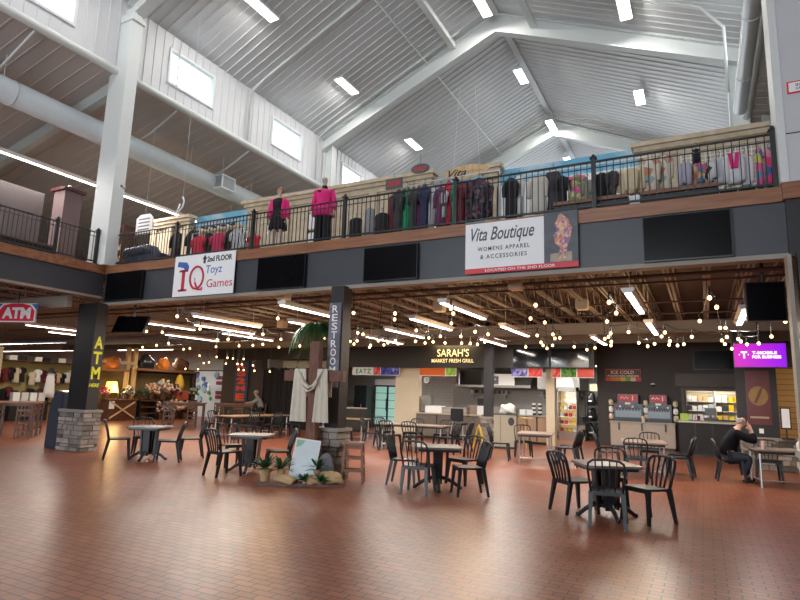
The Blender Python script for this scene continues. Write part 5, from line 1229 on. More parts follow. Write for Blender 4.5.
# ================================================================== BACK OF THE LOWER LEVEL: GRILL, SODA WALL, SERVING WINDOW
def thing1(mb, name, m, loc, label, cat, group=None, **k): return tag(mb.build(name, m, None, loc, **k), label, cat, group)
struct('trim_20', MB().box(-13.9, -3.25, 20.25, 20.45, 2.68, 4.36), SOFF)
struct('trim_21', MB().box(-20.6, -13.9, 20.25, 20.45, 3.02, 4.36), SOFF)
sg = E('wall_sign', (-8.42, 20.24, 3.12), 'lit yellow lettering of the fresh grill on the dark soffit', 'sign')
lt = mat('warm_letter', (1, .78, .38), .5, emit=.62)
text("SARAH'S", lt, sg, (.02, -.02, .12), 1.30, .29, bold=.0); text('MARKET FRESH GRILL', lt, sg, (0, -.02, -.18), 1.72, .14, bold=.01)
l = area('lamp', (0, -.28, .48), (1.6, .1), 16, (1, .8, .45), (R_(32), 0, 0)); l.parent = sg
for (a, b, lb) in ((-6.05, -4.75, 'glossy black television on the dark soffit beside the inner column'), (-4.70, -3.4, 'glossy black television on the dark soffit at its right end')):
    tv(a, b, 20.24, 2.70, 3.38, lb, sm=GLOSS)
# kitchen shell
WTILE = brickmat('white_wall_tile', (.55, .54, .50), (.52, .51, .48), (.35, .34, .32), .3, .15, .006, .35, 'XZ', .1, .5, .06, 1)
struct('wall_grill', MB().box(-17.5, -3.3, 26.6, 26.7, 0, 4.3), WTILE)
struct('wall_grill_left', MB().box(-17.6, -17.5, 20.4, 26.6, 0, 4.3), mat('kitchen_grey', (.30, .29, .27), .5))
struct('wall_soda', MB().box(-3.55, -.62, 22.7, 22.9, 0, 4.36).box(-.62, 1.22, 22.7, 22.9, 0, 1.0).box(-.62, 1.22, 22.7, 22.9, 2.06, 4.36).box(1.22, 14, 22.7, 22.9, 0, 4.36), WALLB)
struct('wall_passage', MB().box(-3.55, -3.45, 22.9, 26.6, 0, 4.36), WALLB)
# cream piers
def pier(x0, x1, y, d, z, label): return thing1(MB().box(-(x1-x0)/2, (x1-x0)/2, 0, d, 0, z), 'pier', CREAM, ((x0+x1)/2, y, 0), label, 'pier')
pier(-11.1, -10.02, 20.7, .25, 2.68, 'cream wall pier left of the grill counter'); pier(-5.02, -4.72, 20.8, .3, 2.72, 'narrow cream pier right of the grill counter')
# menu strips below the soffit
def menu(x0, x1, y, z0, z1, m, label, name='menu_board'):
    c = E(name, ((x0+x1)/2, y, z0), label, 'menu board'); L = (x1-x0)/2
    MB().box(-L, L, 0, .04, 0, z1-z0).build('board', PAPER, c); MB().box(-L+.01, L-.01, -.006, 0, .02, z1-z0).build('print', m, c); return c
my = 20.34
menu(-12.96, -11.97, my, 2.36, 2.68, P('print_green_white', (.8, .8, .78), (.8, .8, .78), scale=2), 'white board lettered EATZ in green under the soffit')
text('EATZ', mat('print_leaf_green', (.02, .35, .12), .6), bpy.data.objects['menu_board'], (.05, -.012, .16), .72, .19, bold=.03, spacing=1.3)
menu(-11.95, -11.62, my, 2.36, 2.68, P('print_red_blobs', (.65, .05, .05), (.7, .2, .15), (.55, .03, .05), scale=9), 'small red food picture next to the EATZ board')
menu(-11.60, -10.75, my, 2.36, 2.68, P('print_blue_blobs', (.05, .05, .35), (.1, .12, .5), (.03, .03, .2), (.4, .4, .6), scale=9), 'blue berry picture strip right of the small red one')
menu(-9.85, -8.75, my, 2.36, 2.68, P('print_orange_stripe', (.75, .15, .03), (.8, .35, .05), (.7, .08, .03), scale=8, kind='wave'), 'orange and red vegetable picture under the grill sign')
menu(-8.73, -8.3, my, 2.36, 2.68, P('print_green_blobs', (.25, .5, .05), (.4, .65, .1), (.3, .5, .2), scale=9), 'bright green picture under the grill sign')
menu(-6.15, -5.55, my, 2.36, 2.68, P('print_violet', (.12, .1, .35), (.3, .3, .6), (.08, .06, .2), (.5, .5, .7), scale=8), 'violet picture strip right of the inner column')
menu(-5.53, -5.03, my, 2.36, 2.68, P('print_tomato', (.7, .05, .05), (.75, .12, .1), (.6, .2, .15), scale=11), 'red tomato picture strip left of the narrow pier')
menu(-4.70, -4.40, my, 2.36, 2.68, MATS['print_red_blobs'], 'small red picture right of the narrow pier')
menu(-4.38, -3.85, my, 2.36, 2.68, P('print_dark_green', (.05, .18, .03), (.1, .3, .05), (.2, .3, .1), (.04, .1, .03), scale=12), 'dark green picture in the passage')
menu(-3.84, -3.28, my, 2.36, 2.68, P('print_pepper', (.65, .06, .05), (.5, .2, .1), (.7, .1, .08), scale=8, kind='wave'), 'red pepper picture at the right end of the soffit')
for i, (x, y, w) in enumerate(((-12.6, 22.5, 1.5), (-9.2, 22.5, 1.6), (-7.4, 22.5, 1.4), (-5.7, 22.5, 1.2), (-4.2, 23.5, 1.3))):
    c = E('kitchen_light', (x, y, 2.95), ['white kitchen light behind the EATZ board', 'white kitchen light behind the orange picture', 'white kitchen light left of the inner column', 'white kitchen light behind the violet picture', 'white light in the passage behind the pepper picture'][i], 'light fixture', 'kitchen lights')
    MB().box(-w/2, w/2, -.1, .1, 0, .06).build('housing', WHT, c); MB().box(-w/2+.02, w/2-.02, -.08, .08, -.015, 0).build('diffuser', STUBE, c); MB().tube([(0, 0, .06), (0, 0, 1.38)], .01, 5).build('ceiling_rod', WHT, c)
    l = area('lamp', (0, 0, -.03), (w, .2), 55, (1, .93, .84)); l.parent = c
# hood and back wall equipment
c = E('range_hood', (-8.2, 24.6, 2.05), 'long stainless range hood with white front above the grill', 'hood')
MB().prism([(0, 0), (1.9, 0), (1.9, .75), (.6, .75), (0, .12)], -1.9, 1.6, 'x').build('hood_body', STEEL, c); MB().box(-1.7, -1.0, -.02, 0, .1, .6).box(-.4, .9, -.02, 0, .1, .6).build('white_panel', PAPER, c)
c = E('range_hood', (-5.3, 24.6, 2.02), 'smaller hood with glowing white sloped panel right of the inner column', 'hood')
MB().box(-1.0, .75, 0, 1.9, 0, .75).build('hood_body', STEEL, c); MB().prism([(-.55, .06), (.55, .06), (.45, .52), (-.62, .52)], -.03, 0, 'y').build('white_panel', mat('lit_white_panel', (.9, .9, .88), .5), c)
struct('trim_22', MB().box(-10.9, -3.6, 26.4, 26.6, .9, 2.0), mat('steel_backsplash', (.30, .285, .265), .35, .5, var=.12, scale=3))
c = E('wall_clock', (-9.93, 21.2, 2.22), 'round wall clock with black rim beside the cream pier', 'clock')
MB().prism([(.16*math.cos(t), .16*math.sin(t)) for t in [2*math.pi*i/24 for i in range(24)]], -.03, .03, 'y').build('rim', BLK, c); MB().prism([(.135*math.cos(t), .135*math.sin(t)) for t in [2*math.pi*i/24 for i in range(24)]], -.036, -.03, 'y').build('dial', PAPER, c)
MB().box(-.006, .006, -.042, -.036, 0, .11).box(0, .07, -.042, -.036, -.006, .006).build('hands', BLK, c); MB().box(-.3, -.1, 0, .03, -.03, .03).build('bracket', BLK, c)
def counter(x0, x1, y0, y1, h, front, topm, label, panels=3, rz=0):
    c = E('counter', ((x0+x1)/2, y0, 0), label, 'counter'); L = (x1-x0)/2; D = y1-y0
    MB().box(-L+.02, L-.02, .06, D, .08, h-.05).build('body', front, c); MB().box(-L, L, 0, D+.02, h-.05, h).build('countertop', topm, c)
    MB().box(-L+.06, L-.06, .12, D-.05, 0, .08).build('plinth', BLK, c)
    for i in range(1, panels): x = -L+2*L*i/panels; MB().box(x-.02, x+.02, .045, .06, .1, h-.06).build('panel_batten', BLK, c)
    return c
CT = mat('counter_top_cream', (.52, .46, .38), .3, var=.1)
counter(-10.0, -7.3, 20.35, 21.1, .96, mat('counter_grey_brown', (.16, .13, .11), .6), CT, 'grey brown counter of the fresh grill left of the inner column')
counter(-6.15, -5.02, 20.9, 21.5, 1.02, mat('counter_tan', (.40, .26, .17), .6), STEEL, 'tan fronted counter right of the inner column')
counter(-10.9, -7.0, 25.2, 26.2, .92, STEEL, STEEL, 'stainless back counter under the long hood', 5); counter(-6.9, -4.6, 25.4, 26.3, .92, STEEL, STEEL, 'stainless back counter right of the inner column', 4)
def put(name, m, mb, loc, label, cat, group=None, **k): return thing1(mb, name, m, loc, label, cat, group, **k)
put('box', PAPER, MB().box(-.35, .35, -.2, .2, 0, .26), (-9.3, 20.7, .96), 'white carton on the grill counter', 'box', bevel=.01)
c = E('coffee_machine', (-9.75, 20.95, .96), 'stainless coffee machine beside the white carton', 'coffee machine')
MB().box(-.2, .2, -.2, .2, .25, .65).build('body', STEEL, c, bevel=.02); MB().box(-.2, .2, .05, .2, 0, .25).build('back', STEEL, c); MB().box(-.2, .2, -.2, .05, 0, .04).build('drip_tray', BLK, c); MB().tube([(0, -.1, .25), (0, -.1, .18)], .02, 8).build('spout', BLK, c)
put('equipment_case', BLKP, MB().box(-.15, .15, -.18, .18, 0, .62), (-9.15, 25.6, .92), 'tall dark appliance on the stainless back counter', 'appliance')
c = E('food_warmer', (-8.45, 20.75, .96), 'long low glass fronted food warmer on the grill counter', 'appliance')
MB().box(-.5, .5, -.2, .2, 0, .06).box(-.5, .5, -.2, .2, .18, .22).build('frame', STEEL, c); MB().box(-.49, .49, -.19, .19, .06, .18).build('glass_case', mat('cream_case', (.5, .45, .36), .3), c)
for i in range(8): put('food_pan', STEEL, MB().prism([(-.12, 0), (.12, 0), (.14, .13), (-.14, .13)], -.15, .15), (-8.7+.35*(i % 4), 25.5, .92+.14*(i//4)), 'stainless pan stacked on the back counter under the long hood', 'pan', 'stainless pans under the long hood')
for i in range(6): put('box', [LAM, PAPER, CREAM][i % 3], MB().box(-.14, .14, -.12, .12, 0, .16), (-7.75+.3*(i % 3), 20.85, .96+.165*(i//3)), 'small tan or white food box left of the inner column', 'box', 'food boxes on the grill counter')
for i in range(2):
    for k in range(6): put('cup_lid_stack', [BLKP, PAPER][k % 2], MB().lathe([(.06, 0), (.075, .07), (.05, .072)], n=12), (-5.55+.22*i, 21.15, 1.02+.072*k), 'cup in one of the two slanted black and white cup towers', 'cup', 'two towers of black and white cups')
for i in range(6): put('food_container', PAPER, MB().prism([(-.10, 0), (.10, 0), (.12, .06), (-.12, .06)], -.1, .1), (-5.95+.26*(i % 2), 21.15, 1.02+.065*(i//2)), 'white takeout container stacked beside the cup towers', 'container', 'takeout containers by the cup towers')
for i in range(2):
    c = E('wall_shelf', (-9.0+3.4*i, 26.2, 1.75), ['stainless wall shelf with white crockery under the long hood', 'stainless wall shelf with jars right of the inner column'][i], 'shelf'); MB().box(-1.0, 1.0, -.15, .2, 0, .03).build('shelf_board', STEEL, c)
    for s in (-.8, .8): MB().box(s-.01, s+.01, -.1, .2, -.15, 0).build('bracket', STEEL, c)
    for k in range(9): put('jar', [PAPER, c_maroon, WOODL, STEEL][k % 4], MB().lathe([(.05, 0), (.06, .02), (.06, .13), (.04, .16)], n=12), (-9.85+3.4*i+.21*k, 26.2, 1.78), 'small jar on the stainless wall shelf', 'jar', 'jars on the stainless wall shelves')
# black display screen with script text left of the column
c = tv(-8.35, -7.45, 20.9, 2.06, 2.62, 'black menu screen hanging left of the inner column', None); MB().tube([(0, 0, .56), (0, 0, 2.3)], .02, 6).build('ceiling_pole', BLK, c)
c = E('menu_board', (-7.12, 20.95, 2.10), 'grey menu card with white script beside the black menu screen', 'menu board'); MB().box(-.28, .28, 0, .03, 0, .3).build('board', mat('slate_grey', (.18, .18, .2), .6), c); text('Specials', PAPER, c, (0, -.008, .18), .4, .12, shear=.3); MB().tube([(0, .02, .3), (0, .02, 1.7)], .01, 5).build('ceiling_pole', BLK, c)
# tall black chair in front of the grill counter
c = E('office_chair', (-7.75, 19.35, 0), 'tall black chair with chrome legs in front of the grill counter', 'chair')
MB().box(-.24, .24, -.22, .22, .62, .68).build('seat', BLC, c, bevel=.015); MB().box(-.24, .24, -.26, -.20, .74, 1.18).build('backrest', BLC, c, bevel=.02)
for sx in (-1, 1):
    for sy in (-1, 1): MB().tube([(sx*.2, sy*.19, .64), (sx*.25, sy*.24, 0)], .015, 8).build('leg', CHROME, c)
    MB().tube([(sx*.18, -.21, .64), (sx*.18, -.235, .8)], .015, 8).build('back_support', CHROME, c)
MB().tube([(-.235, -.225, .25), (.235, -.225, .25), (.235, .225, .25), (-.235, .225, .25)], .012, 6, True).build('foot_ring', CHROME, c)
# glass door cooler to the left and the dark shelves by it
c = E('drinks_cooler', (-14.05, 25.4, 0), 'two door drinks cooler with pale green lit shelves and white header', 'cooler')
MB().box(-.75, .75, .06, .7, 0, 2.35).build('cabinet', BLKP, c); MB().box(-.75, .75, 0, .06, 2.05, 2.35).build('header', mat('white_header', (.8, .78, .75), .5), c)
gm_ = mat('mint_lit_interior', (.35, .62, .55), .4, emit=.42)
for s in (-1, 1):
    MB().box(s*.37-.33, s*.37+.33, .05, .06, .12, 1.98).build('lit_interior', gm_, c)
    d = MB().box(s*.37-.36, s*.37-.33, 0, .05, .08, 2.02).box(s*.37+.33, s*.37+.36, 0, .05, .08, 2.02).box(s*.37-.33, s*.37+.33, 0, .05, .08, .12).box(s*.37-.33, s*.37+.33, 0, .05, 1.98, 2.02).build('door', BLK, c)
    MB().box(s*.05-.01, s*.05+.01, -.04, 0, .8, 1.4).build('handle', BLK, d)
    for z in (.5, .9, 1.3, 1.65): MB().box(s*.37-.32, s*.37+.32, .02, .05, z, z+.02).build('shelf', BLK, c)
c = E('black_locker', (-14.9, 24.2, 0), 'tall black cabinet left of the drinks cooler', 'cabinet'); MB().box(-.35, .35, 0, .5, 0, 2.0).build('body', BLKP, c); MB().box(-.01, .01, -.01, 0, .1, 1.9).build('door_gap', BLK, c); MB().box(.05, .07, -.04, 0, .9, 1.1).build('handle', CHROME, c)
counter(-16.6, -13.0, 21.0, 21.7, 1.0, mat('counter_dark', (.05, .045, .04), .5), CT, 'dark counter with white cartons behind the EATZ board')
for i in range(3): put('box', [PAPER, BLKP, PAPER][i], MB().box(-.25, .25, -.18, .18, 0, .3), (-16.0+.75*i, 21.35, 1.0), ['white carton at the left on the dark counter', 'black appliance box on the dark counter', 'white carton at the right on the dark counter'][i], 'box', bevel=.01)
# passage: lit display cabinet, grey bin, black racks
c = E('display_cabinet', (-4.95, 24.0, 0), 'glass display cabinet with warm lit shelves in the passage', 'display cabinet')
MB().box(-.38, .38, .5, .55, 0, 2.1).box(-.38, -.35, 0, .5, 0, 2.1).box(.35, .38, 0, .5, 0, 2.1).box(-.38, .38, 0, .5, 1.95, 2.12).box(-.38, .38, 0, .5, 0, .35).build('frame', STEEL, c)
for z in (.62, .92, 1.22, 1.52): MB().box(-.35, .35, .02, .5, z, z+.02).build('shelf', WHT, c)
MB().box(-.34, .34, .47, .49, .36, 1.94).build('lit_back', mat('lit_yellow', (1, .72, .3), .5, emit=.3), c); MB().box(-.35, .35, .0, .008, .36, 1.94).build('glass_front', glass('clear_glass'), c)
for i in range(16): put('snack_pack', [c_red, WOODL, YEL, PAPER, c_maroon][i % 5], MB().box(-.06, .06, -.05, .05, 0, .14), (-5.2+.17*(i % 4), 24.2, [.355, .64, .94, 1.24][i//4]), 'small food pack inside the warm lit display cabinet', 'food pack', 'packs inside the lit display cabinet')
c = E('trash_bin', (-4.45, 24.3, 0), 'grey tapered bin between the lit cabinet and the black racks', 'bin'); MB().loft([[(-.16*f, -.16*f, z), (.16*f, -.16*f, z), (.16*f, .16*f, z), (-.16*f, .16*f, z)] for f, z in ((.85, 0), (1, .62))]).build('body', mat('warm_grey_plastic', (.30, .27, .23), .5), c); MB().box(-.18, .18, -.18, .18, .62, .68).build('rim', BLK, c)
c = E('storage_rack', (-3.95, 24.9, 0), 'black rack loaded with black bags at the corner of the soda wall', 'rack')
for x in (-.4, .4):
    for y in (-.25, .25): MB().tube([(x, y, 0), (x, y, 2.0)], .015, 6).build('upright', BLK, c)
for z in (.12, .75, 1.38, 1.98): MB().box(-.42, .42, -.27, .27, z, z+.025).build('shelf', BLK, c)
MB().box(-.2, .15, -.29, -.28, 1.99, 2.28).build('notice', CREAM, c)
for i in range(6):
    o = blob('black_bag', -4.15+.4*(i % 2), 24.85, .145+.63*(i//2), .19, .2, .36, BLKP, 'shiny black bag on the black rack by the soda wall', 'bag', 20+i, .16, 'black bags on the rack')
    put('bag_label', PAPER, MB().box(-.07, .07, -.004, .004, -.025, .025), (-4.15+.4*(i % 2), 24.6, .33+.63*(i//2)), 'small white label on a black bag of the rack', 'label', 'white labels of the black bags') if i % 2 == 0 else None
# stone wall bit beside the column
put('bracket_table', WOODL, MB().box(-.25, .25, -.2, .2, .96, .99).box(-.03, .03, -.03, .03, 0, .96), (-5.25, 19.0, 0), 'small pale shelf stand right of the beige bin', 'stand')
# ------------------------------------------------------------------ soda counter
c = counter(-3.05, -.92, 21.95, 22.64, .92, mat('counter_laminate_tan', (.46, .37, .29), .45), mat('counter_edge_grey', (.36, .31, .25), .35), 'tan laminate counter carrying the two soda machines', 1)
for x in (-.75, .0, .75): MB().box(x-.02, x+.02, -.0, .06, .62, .88).build('bracket', BLK, c)
def soda(x, w, label, seed):
    c = E('soda_fountain', (x, 22.25, .92), label, 'soda machine', 'soda machines')
    MB().box(-w/2, w/2, -.05, .35, .0, .12).build('drip_tray', BLK, c); MB().box(-w/2, w/2, .02, .35, .12, .62).build('body', BLKP, c, bevel=.01)
    MB().box(-w/2+.06, w/2-.06, .0, .02, .14, .44).build('steel_front', mat('dull_steel', (.16, .18, .20), .4, .6), c)
    for i in range(8):
        xx = -w/2+.12+(w-.24)*i/7; MB().box(xx-.025, xx+.025, -.06, .0, .38, .47).build('nozzle', BLK, c)
        MB().box(xx-.03, xx+.03, -.008, .018, .49, .55).build('flavour_badge', [tR, PAPER, mat('badge_blue', (.05, .1, .4), .5), mat('badge_green', (.05, .3, .08), .5)][(i+seed) % 4], c)
    MB().box(-w/2+.14, w/2-.14, .02, .34, .62, .96).build('header', BLKP, c, bevel=.01); MB().box(-w/2+.17, w/2-.17, .005, .02, .70, .94).build('red_panel', mat('soda_red', (.55, .01, .02), .4), c)
    MB().tube([(-w*.24, .0, .80), (-w*.17, .0, .86), (-w*.12, .0, .79), (-w*.05, .0, .86), (w*.0, .0, .80), (w*.05, .0, .84)], .020, 6).box(w*.15, w*.19, -.005, .004, .74, .90).build('white_swash', PAPER, c)
    MB().box(-.09, .09, -.012, 0, .59, .66).build('plate', PAPER, c)
soda(-2.45, .98, 'left soda machine with red header', 0); soda(-1.45, .84, 'right soda machine with red header', 2)
for j, (x, lb) in enumerate(((-3.02, 'left of the left soda machine'), (-1.90, 'right of the left soda machine'), (-1.98+.02, 'x'), (-.95, 'right of the right soda machine'))):
    if j == 2: continue
    c = E('cup_dispenser', (x+(.04 if j else 0), 22.3, .92), 'column of three round cup dispensers ' + lb, 'cup dispenser')
    for k in range(3): MB().lathe([(.02, 0), (.07, .02), (.085, .1), (.07, .2), (.02, .215)], (0, 0, .04+.25*k), 14).build('cup_holder', [CREAM, PAPER][k % 2], c, smooth=True)
    MB().box(-.02, .02, .06, .1, 0, .8).build('bracket', BLK, c)
put('paper_cup', CREAM, MB().lathe([(.05, 0), (.075, .2), (.07, .2)], n=14), (-1.93, 22.08, .92), 'cream paper cup standing between the soda machines', 'cup')
s = E('wall_sign', (-2.62, 22.66, 2.35), 'fountain drinks sign with dark field and coloured strip above the left soda machine', 'sign')
MB().box(-.60, .60, -.03, .03, 0, .42).build('board', mat('sign_brown', (.09, .035, .03), .5), s); MB().box(-.62, .62, -.035, .035, .40, .44).box(-.62, -.60, -.035, .035, 0, .42).box(.60, .62, -.035, .035, 0, .42).build('frame', mat('frame_red', (.4, .05, .05), .5), s)
for i, cc in enumerate(((.65, .1, .04), (.7, .2, .05), (.6, .25, .08), (.75, .5, .05), (.15, .4, .05), (.7, .55, .4), (.7, .05, .08))): MB().box(-.60+.171*i, -.60+.171*(i+1), -.035, -.03, 0, .14).build('colour_patch', mat('patch_%d' % i, cc, .6), s)
text('ICE COLD', mat('sign_cream', (.8, .7, .5), .5), s, (-.02, -.036, .32), .80, .12, bold=.02); text('FOUNTAIN DRINKS', MATS['sign_cream'], s, (0, -.036, .19), 1.08, .065, bold=.03)
c = E('security_camera', (-1.62, 22.62, 2.22), 'small dome camera on the dark wall between the soda machines', 'camera'); MB().ball((0, 0, 0), .06).build('dome', BLK, c, smooth=True); MB().lathe([(.075, .02), (.075, .06), (.02, .07)], n=14).build('ring', PAPER, c); MB().box(-.03, .03, 0, .08, .04, .08).build('bracket', PAPER, c)
# ------------------------------------------------------------------ serving window and dark counter
c = counter(-.80, 1.15, 20.75, 22.65, 1.06, mat('counter_black_brown', (.015, .012, .011), .65), CT, 'dark panelled counter under the serving window', 4)
struct('window_60', MB().box(-.72, -.62, 22.6, 22.7, 1.0, 2.16).box(1.22, 1.32, 22.6, 22.7, 1.0, 2.16).box(-.62, 1.22, 22.6, 22.7, 2.06, 2.16).box(-.9, 1.5, 22.62, 22.7, 2.2, 2.65).box(.2, .55, 22.56, 22.62, 2.2, 2.62).box(-.62, -.58, 22.7, 22.9, 1, 2.06), mat('window_trim_brown', (.075, .06, .052), .5))
struct('wall_pantry', MB().box(-.9, 1.5, 24.4, 24.5, 0, 4.3).box(-1.0, -.9, 22.9, 24.5, 0, 4.3).box(1.5, 1.6, 22.9, 24.5, 0, 4.3), CREAM)
for i, (x0, x1, lb) in enumerate(((-.6, .28, 'steel shelf unit with cartons and cups, left half of the serving window'), (.34, 1.3, 'white shelf unit with yellow and white packs, right half of the serving window'))):
    c = E('shelf_unit', ((x0+x1)/2, 23.9, 0), lb, 'shelf'); L = (x1-x0)/2
    for z in (1.05, 1.37, 1.70, 2.02): MB().box(-L, L, -.2, .25, z-.02, z).build('shelf', STEEL if i == 0 else WHT, c)
    for s_ in (-1, 1): MB().box(s_*L-.015, s_*L+.015, -.2, .25, 0, 2.2).build('upright', STEEL if i == 0 else WHT, c)
    cm = [WOODL, PAPER, LAM, BLKP, PAPER, STEEL] if i == 0 else [PAPER, YEL, LAM, PAPER, BLKP, WOODL]
    rnd = random.Random(3+i)
    for r, z in enumerate((1.05, 1.37, 1.70)):
        n = 5
        for k in range(n):
            m_ = (YEL if k >= 2 else PAPER) if (i == 1 and r == 2) else cm[rnd.randrange(6)]
            w_ = (x1-x0)/n; put('carton', m_, MB().box(-w_*.42, w_*.42, -.14, .14, 0, rnd.uniform(.14, .26)), (x0+w_*(k+.5), 23.87, z), 'carton on the %s shelf unit inside the serving window' % ('steel' if i == 0 else 'white'), 'box', 'cartons on the %s shelf unit' % ('steel' if i == 0 else 'white'))
c = E('pantry_light', (.3, 23.4, 2.6), 'light inside the serving window', 'light fixture'); MB().box(-.5, .5, -.08, .08, 0, .05).build('housing', WHT, c); MB().box(-.48, .48, -.06, .06, -.01, 0).build('diffuser', STUBE, c); MB().tube([(0, 0, .05), (0, 0, 1.75)], .01, 5).build('ceiling_rod', WHT, c); l = area('lamp', (0, 0, -.03), (1.0, .15), 38, (1, .88, .72)); l.parent = c
put('green_box', mat('lime_box', (.45, .65, .1), .5), MB().box(-.13, .13, -.08, .08, 0, .22), (-.62, 21.6, 1.06), 'lime green pack on the serving counter', 'box', bevel=.01)
c = E('cash_register', (.15, 22.2, 1.06), 'cash register with dark screen on the serving counter', 'cash register'); MB().box(-.22, .22, -.2, .2, 0, .1).build('drawer', BLKP, c); MB().box(-.03, .03, -.02, .02, .1, .2).build('stand', BLKP, c); MB().box(-.17, .17, -.03, .01, .18, .42).build('screen', mat('screen_grey', (.1, .1, .1), .3), c)
c = E('tray', (.62, 21.9, 1.06), 'black tray on the serving counter', 'tray'); MB().box(-.3, .3, -.15, .15, 0, .015).box(-.3, .3, -.15, -.135, .015, .05).box(-.3, .3, .135, .15, .015, .05).build('tray_body', BLKP, c)
for i in range(3): put('paper_cup', [PAPER, c_maroon, PAPER][i], MB().lathe([(.035, 0), (.05, .15), (.045, .15)], n=12), (-.33+.12*i, 21.9, 1.06), 'small cup beside the lime green pack', 'cup', 'cups beside the lime green pack')
tv(-.28, 1.15, 22.58, 2.78, 3.45, 'black television above the serving window')
# ------------------------------------------------------------------ poster column and stone wall at the right
PX0, PX1 = .78, 1.66
c = E('poster_frame', (1.22, 17.9, 0), 'dark panelled column with a red and yellow drink poster', 'poster')
MB().box(-.46, .46, 0, .5, .80, 3.7).build('column_panel', mat('black_brown_panel', (.022, .017, .016), .5), c); MB().box(-.24, .30, -.02, 0, 1.12, 2.52).build('poster_sheet', mat('poster_dull_red', (.13, .022, .02), .3, var=.25, scale=3), c)
MB().prism([(.03+.22*math.cos(t), 1.86+.25*math.sin(t)) for t in [2*math.pi*i/24 for i in range(24)]], -.024, -.02).build('yellow_disc', mat('poster_yellow', (.28, .15, .02), .4, var=.3), c)
MB().prism([(-.08, 1.68), (-.01, 1.66), (.10, 1.93), (.15, 2.1), (.12, 2.11), (.04, 1.97)], -.028, -.024).build('bottle_print', mat('poster_brown', (.15, .03, .02), .3), c)
MB().box(-.18, .24, -.024, -.02, 1.28, 1.33).build('caption_print', mat('poster_pale', (.45, .30, .2), .5), c)
MB().box(.0, .10, -.02, 0, .90, 1.02).build('outlet_plate', PAPER, c)
sw = put('stone_wall', STONE, stones(-.55, .75, 0, .6, .74), (1.35, 17.6, 0), 'low stone wall under the poster column', 'wall')
MB().box(-.6, .8, -.04, .64, .74, .80).build('capstone', mat('stone_cap', (.30, .27, .24)), sw, bevel=.01)
PLK = brickmat('yellow_planks', (.58, .34, .12), (.50, .28, .09), (.12, .06, .02), 2.4, .16, .008, .5, 'XZ', .3, .3, .1, 1)
struct('wall_plank', MB().box(1.7, 6, 20.3, 20.4, 0, 2.75), PLK); struct('trim_23', MB().box(1.66, 6, 20.2, 20.45, 2.75, 4.3), SOFF)
c = E('notice_stand', (1.78, 17.5, .8), 'white notice in a black stand right of the poster column', 'sign'); MB().box(-.11, .11, 0, .02, .25, .78).build('frame', BLK, c); MB().box(-.085, .085, -.006, 0, .28, .75).build('paper', PAPER, c); MB().box(-.12, .16, -.05, .1, 0, .03).box(-.015, .015, 0, .03, .03, .25).build('stand', BLK, c)
l = area('passage_light', (3.5, 18.5, 3.4), (2, .2), 30, (1, .85, .6)); l.name = 'plank_wall_light'
# ================================================================== LEFT OF THE GRILL: CURTAIN, BANNER, DARK WALL
def folds(x0, x1, y, z0, z1, m, name, label):
    n = 90; rings = []
    for k in range(5):
        z = z0+(z1-z0)*k/4; zz = z
        r = [(x0+(x1-x0)*i/n, y+.05*math.sin(i*.9)+.02*math.sin(i*2.3), zz-(.05*math.sin(i*.35) if k == 4 else 0)) for i in range(n+1)]
        rings.append(r+[(p[0], p[1]+.02, p[2]) for p in r[::-1]])
    o = MB().loft(rings).build(name, m, None, smooth=False); return tag(o, label, 'curtain')
folds(-17.7, -14.25, 20.3, .02, 2.60, mat('black_curtain_cloth', (.014, .011, .011), .9), 'curtain', 'black curtain hung in folds behind the cafe tables left of the cross')
put('curtain_rail', BLK, MB().tube([(-1.8, 0, 0), (1.8, 0, 0)], .02, 8).box(-1.8, -1.76, -.02, .02, 0, .45).box(1.76, 1.8, -.02, .02, 0, .45), (-16.0, 20.3, 2.60), 'rail above the black curtain', 'rail')
struct('wall_dark', MB().box(-20.4, -17.75, 20.5, 20.6, 0, 4.36), mat('dark_wall_paint', (.045, .035, .03), .6))
s = E('banner', (-19.15, 20.44, 1.05), 'vertical blue banner with big orange letters on the dark wall', 'banner')
MB().box(-.42, .42, -.01, .01, 0, 1.85).build('sheet', mat('banner_blue', (.05, .06, .14), .6), s); og = mat('banner_orange', (.80, .10, .02), .6)
for i, (ch_, z, h_) in enumerate((('R', 1.66, .22), ('S', 1.32, .30), ('2', .96, .30), ('M', .62, .24), ('E', .22, .34))): text(ch_, og, s, (.0, -.014, z), .55 if i else .6, h_, bold=.06)
struct('wall_store_back', MB().box(-45, -20.4, 25.2, 25.3, 2.7, 4.36), mat('bulkhead_grey', (.50, .46, .40), .7))
struct('trim_24', MB().box(-17.75, -14.2, 21.4, 21.5, 2.2, 3.02), CREAM)
# poster wall further left
s = E('poster_wall', (-25.2, 24.6, 0), 'white panel covered with blue, red and green round badges at the far left', 'display')
MB().box(-1.55, 1.65, 0, .1, 0, 2.62).build('panel', mat('pale_panel', (.62, .66, .68), .5), s)
rnd = random.Random(11)
for k in range(16):
    px, pz = rnd.uniform(-1.4, .3), rnd.uniform(.9, 2.4); r_ = rnd.uniform(.08, .2)
    MB().prism([(px+r_*math.cos(t), pz+r_*math.sin(t)) for t in [2*math.pi*i/14 for i in range(14)]], -.03-.004*k, -.02).build('badge', [tB, PAPER, mat('badge_grey_blue', (.2, .3, .4), .5), mat('badge_green', (.05, .3, .08)), mat('sky_blue', (.3, .5, .65), .5)][k % 5], s)
for k, (z, w_) in enumerate(((2.15, 1.1), (1.85, 1.3), (1.3, .9), (1.05, .7))): MB().box(.3, .3+w_, -.04, 0, z, z+.2).build('text_block', mat('print_dark_red', (.22, .02, .04), .6), s)
MB().prism([(1.15+.26*math.cos(t), 1.1+.26*math.sin(t)) for t in [2*math.pi*i/16 for i in range(16)]], -.05, -.04).build('badge', MATS['print_dark_red'], s)
